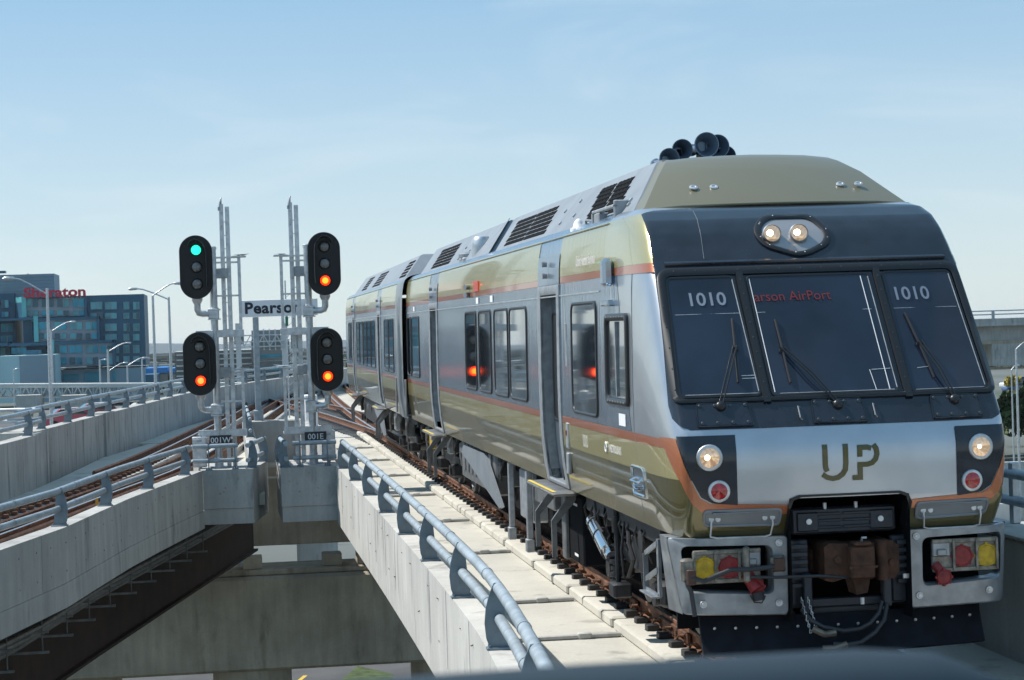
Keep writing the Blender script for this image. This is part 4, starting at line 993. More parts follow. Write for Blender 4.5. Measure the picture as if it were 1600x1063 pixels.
mb = MB(); mb.prism([(-.24, .82), (-.17, .80), (-.02, .84), (-.02, 1.14), (-.19, 1.15), (-.24, 1.12)], (0, -.06, 0), (1, 0, 0), (0, 0, 1), (0, 1, 0), .5); mb.box(-.03, .19, -.19, .4, .83, 1.13, .018); mb.prism([(.19, .82), (.42, .80), (.47, .86), (.47, 1.10), (.40, 1.15), (.19, 1.13)], (0, -.01, 0), (1, 0, 0), (0, 0, 1), (0, 1, 0), .5); mb.box(-.28, .5, .3, 1.1, .85, 1.08, .02); mb.prism([(.0, .84), (.17, .84), (.14, .70), (.04, .68)], (0, -.1, 0), (1, 0, 0), (0, 0, 1), (0, 1, 0), .25); mb.cyl((.30, -.04, .80), (.30, -.04, 1.16), .055, n=14); mb.cyl((-.12, -.08, 1.0), (-.12, -.055, 1.0), .035, n=10); mb.cyl((.40, -.03, .95), (.40, -.005, .95), .03, n=10); mb.box(-.05, .21, -.20, -.185, .93, .95); mb.box(.0, .16, -.2, -.05, 1.13, 1.165, .01)
cp = part('coupler', mb, M_coup, car1, 40)
mb = MB(); mb.tube([(.08, -.15, 1.16), (.08, -.17, 1.2), (.12, -.17, 1.2)], .012, 6); mb.cyl((.08, -.12, .66), (.08, -.12, .60), .02, n=8); mb.box(.50, .56, -.03, 0, .80, .84); part('coupler_pin', mb, M_galv, cp)
mb = MB()
for x in (-.48, -.42, .50): mb.box(x-.07, x+.07, .08, .16, .58, 1.18, .01)
for k in range(6): mb.box(-.56, -.36, .05, .07, .75+k*.07, .79+k*.07, .003)
for k in range(6): mb.box(.47, .57, .03, .05, .75+k*.07, .79+k*.07, .003)
mb.box(-.56, .56, .10, .16, .56, .64, .01); mb.box(-.42, -.34, 0, .1, .52, .88, .01); mb.box(.32, .40, 0, .1, .55, .85, .01); part('drawgear_frame', mb, mat('blue_black_casting', (.03, .036, .047), .5, .2), car1)
for s in (-1, 1):
    xs = lambda x: x*s
    oc = [(xs(.565), .52), (xs(1.50), .55 if s < 0 else .53), (xs(1.60), 1.235), (xs(.555), 1.235)]
    ic = [(xs(.70), .725), (xs(1.47), .765), (xs(1.50), 1.165), (xs(.705), 1.15)]
    fnp = lambda x, z, off: Vector((x, .02+.08*(x/1.4)**2+max(0, abs(x)-1.38)**1.5*2.0-off, z))
    o, i = ringpair(oc, ic, .04, .075, 5); mb = MB(); ring(mb, o, i, fnp, -.02, .035, -.14, m1=.06, m2=.93)
    mb.add([fnp(xs(1.50), .55, .03), fnp(xs(1.60), 1.235, .03), (xs(1.60), .60, 1.235), (xs(1.545), .55, .55)], [(0, 1, 2, 3)]); mb.add([fnp(xs(.565), 1.235, .03), fnp(xs(1.60), 1.235, .03), (xs(1.60), .60, 1.235), (xs(.565), .30, 1.235)], [(0, 1, 2, 3)])
    cv = part('socket_cover_plate', mb, M_silverF, car1, 35)
    mb = MB()
    for x, z in ((.64, 1.172), (.655, .635), (1.335, .645)): mb.lathe(fnp(xs(x), z, .043), (0, -1, 0), [(0, .034), (.006, .032), (.004, .02), (.012, .016), (.012, 0)], 14)
    part('bolts', mb, M_galv, cv)
    mb = MB(); mb.box(xs(.80), xs(1.42), .05, .09, .84, 1.12, .01); mb.box(xs(.80), xs(1.42), .03, .06, 1.09, 1.13, .005); mb.box(xs(.80), xs(1.42), .03, .06, .83, .87, .005)
    for x in (1.0, 1.22, 1.41): mb.box(xs(x-.012), xs(x+.012), .02, .05, .84, 1.12, .003)
    sp = part('socket_panel', mb, M_sock, car1)
    for nm, x, z, m, r in (('socket_cap', 1.315, .965, M_yel, .105), ('socket_cap', 1.085, .965, M_red, .10), ('socket_cap', .885 if s > 0 else .86, .79, M_red, .07)):
        mb = MB(); px, pz = xs(x), z; yy0 = .05 if r > .08 else -.02
        mb.lathe((px, yy0+.02, pz), (0, -1, 0), [(0, r), (.03, r), (.038, r*.93), (.038, r*.86), (.030, r*.8), (.034, 0)], 26)
        for k in range(8): mb.box(px+math.cos(k*PI/4)*r-.012, px+math.cos(k*PI/4)*r+.012, yy0-.01, yy0+.02, pz+math.sin(k*PI/4)*r-.012, pz+math.sin(k*PI/4)*r+.012)
        part(nm, mb, m, sp, 40)
    if s > 0: mb = MB(); mb.cyl((.83, .06, .90), (.885, 0, .80), .045, n=12); part('plug_body', mb, M_red, sp)
    else: mb = MB(); mb.cyl((-.93, .05, .90), (-.86, -.03, .76), .06, n=12); part('plug_body', mb, M_red, sp); mb = MB(); mb.cyl((-.86, -.04, .74), (-.85, -.05, .67), .055, n=12); mb.tube([(-.93, -.05, .72), (-.90, -.07, .66), (-.83, -.07, .65), (-.79, -.05, .71)], .006, 6); part('plug_tail', mb, M_black, sp)
    mb = MB(); mb.box(xs(.80), xs(.97), .03, .07, .97, 1.10, .01); mb.box(xs(.84), xs(.93), .01, .03, .98, 1.04, .01); part('latch_box', mb, M_galvD, sp)
    # step recess under the stripe
    c = [(xs(.625), 1.40), (xs(.70), 1.335), (xs(1.26), 1.345), (xs(1.33), 1.42), (xs(1.335), 1.50), (xs(.62), 1.492)]
    c = [(xs(.625), 1.33), (xs(1.315), 1.345), (xs(1.335), 1.50), (xs(.615), 1.495)]
    o, i = ringpair(c, inset(c, .022 ), .05, .04, 4); mb = MB(); ring(mb, o, i, front, .004, .022, .006); skin(mb, rq(inset(c, .02), .04, 4), front, .009, (.1, .1))
    mb.box(xs(.70), xs(1.25), front(xs(.95), 1.43, .05).y, front(xs(.95), 1.43, 0).y, 1.455, 1.47, .003)
    hb = part('grab_recess', mb, M_shroud, car1, 40)
    a, b = xs(.70), xs(1.25); mb = MB(); mb.tube([front(a, 1.41, .015), front(a, 1.37, .05), front(a-xs(.01)*-1, 1.28, .06), front(a+xs(.06), 1.262, .06), front(b-xs(.06), 1.262, .06), front(b, 1.28, .06), front(b, 1.37, .05), front(b, 1.41, .015)], .009, 8)
    for q in (a, b, a+xs(.07), b-xs(.06)): mb.lathe(front(q, 1.41, .008), (0, -1, 0), [(0, .026), (.008, .024), (.008, 0)], 10)
    part('grab_handle', mb, M_galv, hb)
# jumper cable across the left plate, brackets
mb = MB(); mb.tube([(-1.44, -.05, .56), (-1.47, -.06, .78), (-1.51, -.05, .88), (-1.47, -.08, .91), (-1.36, -.09, .87), (-1.2, -.09, .93), (-1.12, -.10, .96), (-.9, -.10, .96), (-.66, -.09, .975)], .022, 10); mb.tube([(-.95, -.08, .89), (-.7, -.1, .875), (-.3, -.1, .87), (0, -.05, .83)], .014, 8)
part('jumper_cable', mb, M_hose, car1, 60)
mb = MB(); mb.box(-1.55, -1.43, -.06, .04, .86, 1.07, .02); mb.box(-.74, -.60, -.09, -.045, .92, 1.07, .02); mb.box(-.99, -.93, -.10, -.04, .84, 1.16, .015); part('cable_bracket', mb, M_sock, car1)
mb = MB(); mb.box(-1.51, -1.43, -.10, -.06, .84, .98, .01); mb.box(-.72, -.62, -.12, -.09, .93, 1.05, .01); part('cable_clamp', mb, mat('dark_rust', (.07, .035, .025), .7), car1)
# plough plate
mb = MB(); V = []
for k in range(17):
    x = -1.32+2.64*k/16; b = .18*(abs(x)/1.32)**2
    V += [(x, .12+b, .50), (x, -.02+b, .17), (x, .02+b, .15), (x, .18+b, .50)]
mb.add(V, [(i*4+j, i*4+(j+1) % 4, i*4+4+(j+1) % 4, i*4+4+j) for i in range(16) for j in range(4)]+[(3, 2, 1, 0), (64, 65, 66, 67)])
pl = part('pilot_plate', mb, M_plow, car1, 40)
mb = MB()
for k in range(14): x = -1.2+k*.185; b = .18*(abs(x)/1.32)**2; bolt(mb, (x, .075+b, .40), (0, -1, -.3), .014, .01)
part('bolts', mb, M_galv, pl)
mb = MB(); mb.box(-.3, .35, .12, .2, .50, .56, .01)
mb.tube([(-.45, .0, .56), (-.38, -.07, .47), (-.28, -.1, .41), (-.1, -.13, .37), (.05, -.12, .38), (.15, -.1, .42), (.25, -.05, .50), (.30, 0, .60)], .019, 10); mb.tube([(-.2, -.12, .26), (-.08, -.14, .245), (.05, -.14, .26), (.2, -.1, .34), (.30, -.05, .44), (.35, 0, .58)], .021, 10)
part('air_hose', mb, M_hose, car1, 60)
mb = MB(); mb.tube([(-.38, -.1, .40), (-.28, -.14, .35), (-.18, -.14, .36)], .03, 8); mb.tube([(-.3, -.12, .22), (-.2, -.14, .22), (-.08, -.14, .25)], .032, 8); part('hose_coupling', mb, mat('dirty_brass', (.20, .17, .13), .5, .5, var=.3, scale=12), car1)
for x in (-.42, -.36):
    mb = MB()
    for k in range(12): mb.tube([(x+.008*(k-6)*.6+.01*math.cos(t*PI/3)*(1 if k % 2 else .3), .0-.008*k+.01*math.cos(t*PI/3)*(0 if k % 2 else 1), .66-.026*k+.016*math.sin(t*PI/3)) for t in range(7)], .004, 4)
    part('chain', mb, M_galv, car1)
# roof: dome front, shrouds, vents, horns
mb = MB(); sh = .95/.45
sec = [(-1.44, 4.262), (-.93, 4.86), (-.86, 4.89), (.86, 4.89), (.93, 4.86), (1.44, 4.262)]
def sy(y, z): return y+(z-4.30)*1.9
def shroud(y0, y1, sec=sec, e0=0):
    mb = MB(); V = []; ys = [y0+(y1-y0)*k/6 for k in range(7)]
    for y in ys: V += [(x, sy(y, z), z) for x, z in sec]
    n = len(sec); mb.add(V, [(i*n+j, i*n+j+1, (i+1)*n+j+1, (i+1)*n+j) for i in range(6) for j in range(n-1)]+[tuple(range(n)), tuple(range(6*n, 7*n))]); return mb
SH = []
s1 = part('roof_shroud', shroud(2.26, 12.9), M_shroud, car1, 30); s2 = part('roof_shroud', shroud(13.7, 24.8), M_shroud, car1, 30)
dome = MB(); n0 = [(-1.36, 2.02, 4.29), (-1.0, 1.92, 4.312), (-.5, 1.86, 4.318), (0, 1.84, 4.32), (.5, 1.86, 4.318), (1.0, 1.92, 4.312), (1.36, 2.02, 4.29)]
n1 = [(-.865, 3.12, 4.862), (-.6, 3.06, 4.885), (-.3, 3.04, 4.895), (0, 3.03, 4.90), (.3, 3.04, 4.895), (.6, 3.06, 4.885), (.865, 3.12, 4.862)]
nm_ = [tuple(a[k]*.4+b[k]*.6+(0, -.05, .04)[k] for k in range(3)) for a, b in zip(n0, n1)]; nm2 = [tuple(a[k]*.12+b[k]*.88+(0, -.03, .022)[k] for k in range(3)) for a, b in zip(n0, n1)]
n2 = [(x, y+.3, 4.89) for x, y, z in n1]
nb = [(x, y+.02, z-.12) for x, y, z in n0]; V = nb+n0+nm_+nm2+n1+n2; dome.add(V, [(i*7+j, i*7+j+1, i*7+8+j, i*7+7+j) for i in range(5) for j in range(6)])
for s in (-1, 1):
    k = 0 if s < 0 else 6; dome.add([n0[k], nm_[k], nm2[k], n1[k], (s*.93, 3.45, 4.86), (s*1.44, 2.30, 4.262)], [(0, 1, 2, 3, 4, 5)])
dm = part('roof_dome', dome, M_dome, car1, 40)
mb = MB(); mb.tube([(x, y-.004, z+.0) for x, y, z in n0], .016, 8); part('dome_trim', mb, M_dome, dm, 60)
mb = MB()
for x in (-.80, -.59, .72, .91):
    mb.lathe((x, 2.215, 4.515), (0, -.5, .87), [(0, .045), (.010, .042), (.014, .025), (.006, .02), (.006, 0)], 14)
part('lifting_plug', mb, M_galv, dm, 40)
slot = None
def vents(parent, y0, y1, blocks=2, rows=6):
    global slot
    nv = Vector((-.6, 0, .51)).normalized(); u = Vector((.51, 0, .6)).normalized()
    for r in range(rows):
        t = .16+.70*(r+.5)/rows; x = -1.44+.51*t; z = 4.262+.598*t
        W = (y1-y0-.1)/blocks
        for b in range(blocks):
            y = y0+.05+W*b+W/2+(z-4.35)*1.9+(.06 if r % 2 else 0); p = Vector((x, y, z))+nv*.004
            key = round(W, 2)
            if key not in SLOTS:
                mb = MB(); mb.obox((0, 0, 0), (0, 1, 0), u, nv, (W-.12)/2, .033, .004)
                for q in range(4): mb.obox(Vector((0, -W/2+W*(q+1)/5, 0))+nv*.004+u*.022, (0, 1, 0), u, nv, .022, .009, .005)
                oo = mesh_obj('vent_slot', mb, M_dark, (0, 0, 0), None); SLOTS[key] = oo.data; bpy.data.objects.remove(oo)
            o = bpy.data.objects.new('vent_slot', SLOTS[key]); C.objects.link(o); o.parent = parent; o.location = p-BASE[parent.name]
SLOTS = {}
vents(s1, 3.22, 5.35, rows=7); vents(s1, 8.23, 12.26); vents(s2, 19.6, 23.1)
mb = MB()
for y, z in ((6.3, 4.5), (6.4, 4.7), (7.2, 4.45), (7.3, 4.62), (2.7, 4.4), (2.7, 4.45), (17, 4.5), (18, 4.6), (18.2, 4.4), (16.4, 4.6)):
    t = (z-4.262)/.598; mb.lathe((-1.44+.51*t, sy(y, z), z), (-.6, 0, .51), [(0, .03), (.02, .026), (.022, 0)], 8)
part('shroud_stud', mb, M_galv, s1)
mb = MB(); mb.box(-1.2, 1.2, 13.0, 13.6, 4.3, 4.45); 
mb.add([(-1.44, sy(13.62, 4.262), 4.262), (-.88, sy(13.62, 4.92), 4.92), (-.88, sy(13.72, 4.92), 4.92), (-1.44, sy(13.72, 4.262), 4.262)], [(0, 1, 2, 3)]); part('gap_fin', mb, M_dark, car1, None)
mb = MB(); mb.lathe((-1.22, 15.9, 4.30), (0, -.05, 1), [(0, .17), (.2, .17), (.32, .16), (.38, .12), (.40, 0)], 20); mb.tube([(-1.22, 15.95, 4.55), (-1.15, 16.4, 4.58), (-1.1, 17.1, 4.5)], .12, 12); part('exhaust_stack', mb, M_galv, car1)
mb = MB(); mb.box(-1.42, -1.2, 16.9, 17.5, 4.24, 4.38, .02); mb.lathe((-1.31, 17.2, 4.38), (0, 0, 1), [(0, .15), (.06, .15), (.09, .1), (.09, 0)], 14); part('roof_box', mb, M_galvD, car1)
mb = MB(); mb.lathe((-1.40, 5.5, 4.25), (0, 0, 1), [(0, .10), (.04, .10), (.05, .07), (.11, .055), (.15, .02), (.155, 0)], 14); part('gps_dome', mb, M_white, car1, 60)
mb = MB(); mb.box(-1.46, -1.2, 3.0, 3.06, 4.2, 4.46, .01); mb.box(-1.46, -1.2, 4.3, 4.36, 4.2, 4.42, .01); mb.box(-1.46, -1.42, 3.0, 4.36, 4.38, 4.42, .01); mb.box(-1.46, -1.28, 3.9, 4.2, 4.2, 4.38, .01)
mb.tube([(-1.42, 4.9, 4.25), (-1.42, 4.9, 4.35), (-1.40, 4.6, 4.33), (-1.4, 4.5, 4.25)], .014, 6); part('roof_bracket', mb, M_galvD, car1)
mb = MB(); mb.tube([side(y, 4.215, .012) for y in (3.0, 10, 18, 26.3)], .008, 6); part('gutter', mb, M_goldN, car1)
mb = MB(); mb.box(-.3, .33, 5.1, 6.3, 4.89, 4.97, .01); mb.tube([(-.32, 5.6, 5.02), (.33, 5.6, 5.04)], .025, 8)
for x in (-.18, .08, .27): mb.box(x-.02, x+.02, 5.5, 5.7, 4.95, 5.18)
hr = part('horn_mount', mb, M_dark, car1)
for x, y, z, r in ((-.36, 5.25, 5.06, .115), (-.18, 5.35, 5.165, .12), (.06, 5.15, 5.20, .14), (.24, 5.35, 5.195, .135), (.37, 5.5, 5.09, .12)):
    prof = [(.02, r), (0, r*1.02), (.0, r*.97), (.05, r*.8), (.12, r*.55), (.25, r*.4), (.25, 0)]
    outer = [(.02, r*1.02), (.06, r*.85), (.14, r*.6), (.26, r*.42), (.55, r*.30), (.7, r*.28), (.72, r*.5), (.80, r*.5), (.80, 0)]
    mb = MB(); mb.lathe((x, y-.0, z), (0, 1, 0), prof, 24); mb.lathe((x, y, z), (0, 1, 0), outer, 24); part('horn', mb, M_horn, hr, 40)

# underframe equipment
def truck(car, yc):
    mb = MB(); mb.box(-1.12, -.98, yc-1.75, yc+1.75, .50, .72, .03); mb.box(.98, 1.12, yc-1.75, yc+1.75, .50, .72, .03); mb.box(-1.1, 1.1, yc-.4, yc+.4, .45, .8, .03)
    b = part('truck_frame', mb, M_under, car)
    for dy in (-1.25, 1.25):
        mb = MB(); 
        for s in (-1, 1):
            mb.lathe((s*.72, yc+dy, .42), (s, 0, 0), [(-.02, 0), (-.02, .47), (.02, .46), (.03, .42), (.10, .42), (.11, .36), (.06, .32), (.07, .14), (.14, .12), (.14, 0)], 28)
        mb.cyl((-1.0, yc+dy, .42), (1.0, yc+dy, .42), .08, n=10); part('wheelset', mb, M_under2, b, 40)
        mb = MB(); mb.box(-1.24, -1.0, yc+dy-.2, yc+dy+.2, .30, .56, .04); mb.cyl((-1.28, yc+dy, .42), (-1.2, yc+dy, .42), .12, n=14); part('axle_box', mb, M_under, b)
    for dy in (-.45, .45):
        mb = MB(); mb.tube([(-1.14+.11*math.cos(t*PI/4), yc+dy+.11*math.sin(t*PI/4), .72+t*.0095) for t in range(45)], .02, 5); part('coil_spring', mb, M_black, b, 60)
for yc in (3.75, 22.7): truck(car1, yc)
mb = MB(); mb.cyl((-1.36, 5.3, .92), (-1.40, 4.2, .68), .10, n=18); mb.cyl((-1.40, 4.2, .68), (-1.40, 4.05, .64), .07, n=12); cy = part('chrome_canister', mb, M_chrome, car1)
mb = MB()
for t in (.12, .5): mb.cyl((-1.36-.04*t, 5.3-1.1*t, .92-.24*t), (-1.36-.04*t-.001, 5.27-1.1*t, .915-.24*t), .106, n=18)
part('strap', mb, M_black, cy)
mb = MB(); mb.cyl((-1.42, 3.66, 1.22), (-1.42, 3.63, .34), .030, n=8); mb.cyl((-1.42, 3.66, 1.12), (-1.42, 3.66, .95), .05, n=10); mb.box(-1.5, -1.3, 3.5, 3.8, .26, .42, .02)
for k in range(5): mb.cyl((-1.35, 4.0, .62-.07*k), (-1.35, 4.0, .58-.07*k), .09-.012*(k % 2), n=12)
part('suspension_rod', mb, M_under, car1)
mb = MB(); mb.tube([(-1.38, 3.2, 1.15), (-1.42, 3.0, .9), (-1.4, 2.85, .75), (-1.42, 3.05, .55)], .022, 6); mb.tube([(-1.4, 3.3, 1.1), (-1.45, 3.25, .8), (-1.42, 3.3, .5)], .015, 6); mb.tube([(-1.40, 5.0, 1.2), (-1.42, 4.9, .95), (-1.40, 4.6, .85)], .02, 6)
for k in range(9):
    y = 2.2+k*.42; mb.tube([(-1.35, y, 1.2), (-1.42, y+.05, 1.05), (-1.38, y+.12, .92), (-1.3, y+.2, .75)], .014, 5)
part('pipework', mb, M_under, car1)
mb = MB(); mb.box(-1.40, -1.1, 1.5, 5.6, 1.02, 1.22, .02); mb.box(-1.36, -1.0, 2.6, 3.2, .62, .98, .02); mb.cyl((-1.42, 2.4, .98), (-1.2, 2.4, .98), .12, n=14); mb.cyl((-1.40, 4.4, 1.05), (-1.2, 4.4, 1.05), .11, n=14); part('brake_gear', mb, M_under, car1)
# corner step
P = [(1.0, 1.12), (1.12, 1.12), (2.05, .90), (2.05, .62), (1.95, .58), (1.1, .58), (1.0, .64)]
mb = MB(); mb.prism([(1.02, .60), (1.10, .60), (1.10, 1.14), (1.02, 1.14)], (-1.50, 0, 0), (0, 1, 0), (0, 0, 1), (-1, 0, 0), .03)
for a, b in (((1.06, 1.10), (1.62, .95)), ((1.62, .95), (1.62, .60)), ((1.06, .60), (1.62, .60)), ((1.06, .85), (1.62, .70))): mb.bar((-1.53, a[0], a[1]), (-1.53, b[0], b[1]), .02, .05)
mb.box(-1.60, -1.5, 1.05, 1.62, .585, .60, .003); part('corner_step', mb, M_silverF, car1, 30)
mb = MB()
for k in range(5): mb.lathe((-1.30, 1.06, .52+k*.075), (0, 0, 1), [(0, .06), (.02, .105), (.05, .105), (.07, .06)], 18)
part('rubber_bellows', mb, M_black, car1, 40)
# black locker and boxes behind the first door step
mb = MB(); mb.box(-1.42, -1.0, 5.75, 6.95, .34, 1.15, .02); part('equipment_locker', mb, M_dark, car1)
mb = MB(); mb.box(-1.47, -1.421, 6.70, 6.98, .33, 1.16, .01); part('locker_post', mb, M_under2, car1)
mb = MB()
for z in (.42, 1.02): mb.box(-1.425, -1.421, 6.1, 6.35, z, z+.03)
part('stencil_mark', mb, M_white, car1, None)
mb = MB(); mb.box(-1.40, -1.0, 8.0, 9.6, .80, 1.08, .02); part('battery_box', mb, M_under2, car1)
mb = MB(); mb.cyl((-1.36, 8.2, 1.1), (-1.36, 8.2, 1.2), .06, n=10); part('red_valve', mb, M_red, car1)
mb = MB(); mb.box(-1.38, -.9, 10.1, 11.2, .45, 1.16, .03); part('grey_cabinet', mb, M_galvD, car1)
for y in (9.75, 11.5): mb = MB(); mb.box(-1.50, -1.42, y-.06, y+.06, .20, 1.22, .01); mb.box(-1.52, -1.41, y-.09, y+.08, .10, .28, .01); part('support_post', mb, M_galvD, car1)
mb = MB(); mb.prism([(12.5, .48), (12.75, .44), (17.6, 1.02), (17.2, 1.16), (14.4, 1.18)], (-1.48, 0, 0), (0, 1, 0), (0, 0, 1), (1, 0, 0), .05); part('deflector_plate', mb, M_shroud, car1)
mb = MB(); mb.box(-1.40, -.8, 13.6, 18.2, .55, 1.22, .03)
for k in range(8): mb.box(-1.43, -1.40, 14+.5*k, 14.3+.5*k, .7, 1.18, .01)
part('engine_raft', mb, M_under2, car1)
mb = MB(); mb.box(-1.3, 1.3, 1.2, 26, 1.05, 1.24); mb.box(-1.15, .9, 5.6, 20.8, .40, 1.05); mb.box(-.95, .9, 1.3, 5.6, .75, 1.05); part('underfloor', mb, M_dark, car1, None)
for k in range(14):
    y = 11.9+k*1.05; mb = MB(); mb.tube([(-1.33, y, 1.2), (-1.4, y+.1, .95), (-1.36, y+.4, .72+.1*(k % 3))], .022, 6); mb.box(-1.38, -1.2, y+.2, y+.55, .8+.08*(k % 2), 1.12, .02); part('air_equipment', mb, [M_under2, M_under, M_galvD][k % 3], car1)
part('fuel_filler', MB().box(-1.35, -1.1, 24.0, 24.5, .7, 1.0, .02), M_yel, car1)
# gangway end
mb = MB(); mb.box(-1.42, 1.42, 26.3, 27.2, 1.1, 4.15); part('gangway_bellows', mb, M_black, car1, None)

# ---- second car
k2 = 27.2
car2 = make_car('train_car', 'rear car of the silver train beyond the dark gangway ring', 28.35, 49.5, [(33.5, 34.35), (44.6, 45.4)],
    [(29.2, 30.6, 2.18, 3.44), (30.75, 32.1, 2.18, 3.44)]+[(35.5+1.66*k, 35.5+1.66*k+1.42, 2.18, 3.44) for k in range(5)]+[(46.1, 46.9, 2.18, 3.44), (47.0, 47.8, 2.18, 3.44)], (0, 38, -.01))
mb = MB()
zz = [z for z in ZW]; V = []
for y, off in ((26.35, .03), (26.75, .05), (27.6, .05), (28.35, .02)):
    V += [(-wd(z)-off, y, z) for z in zz]+[(-.9, y, 4.40+off), (0, y, 4.42+off), (.9, y, 4.40+off)]+[(wd(z)+off, y, z) for z in reversed(zz)]
n = len(zz)*2+3; mb.add(V, [(i*n+j, i*n+j+1, (i+1)*n+j+1, (i+1)*n+j) for i in range(3) for j in range(n-1)]); part('end_hood', mb, mat('gangway_ring_grey', (.20, .22, .24), .45, .5, coat=.3), car2, 40)
mb = MB()
for y in (25.95, 28.5): mb.box(-1.64, -1.60, y-.03, y+.03, 1.3, 2.1, .01)
part('end_handrail', mb, M_galvD, car2)
s3 = part('roof_shroud', shroud(27.9, 47.5), M_shroud, car2, 30)
vents(s3, 28.3, 30.2, rows=5); vents(s3, 36.6, 39.8, rows=5); vents(s3, 42.2, 44.6, rows=5)
for yc in (31.2, 46.5): truck(car2, yc)
mb = MB(); mb.box(-1.3, 1.3, 27.3, 49.4, 1.05, 1.24); mb.box(-.9, .9, 33, 44, .35, 1.05); mb.box(-1.4, -.8, 35.5, 43.5, .55, 1.2, .03); part('underfloor', mb, M_under, car2, None)
mb = MB(); mb.prism([(34.8, .48), (35.1, .44), (38.6, 1.02), (38.2, 1.16), (36, 1.18)], (-1.48, 0, 0), (0, 1, 0), (0, 0, 1), (1, 0, 0), .05); part('deflector_plate', mb, M_shroud, car2)
for k in range(12):
    y = 28.6+k*1.7; mb = MB(); mb.tube([(-1.33, y, 1.2), (-1.4, y+.1, .95), (-1.36, y+.4, .6+.1*(k % 3))], .03, 6); mb.box(-1.38, -1.2, y+.2, y+.7, .7+.08*(k % 2), 1.12, .02); part('air_equipment', mb, [M_under2, M_under, M_galvD][k % 3], car2)
mb = MB(); mb.add([(-1.55, 49.52, 1.24), (1.55, 49.52, 1.24), (1.5, 49.52, 4.2), (-1.5, 49.52, 4.2)], [(0, 1, 2, 3)]); part('end_wall', mb, M_body, car2, None)
mb = MB(); mb.tube([side(y, 4.215, .012) for y in (28.4, 38, 49.5)], .008, 6); part('gutter', mb, M_goldN, car2)

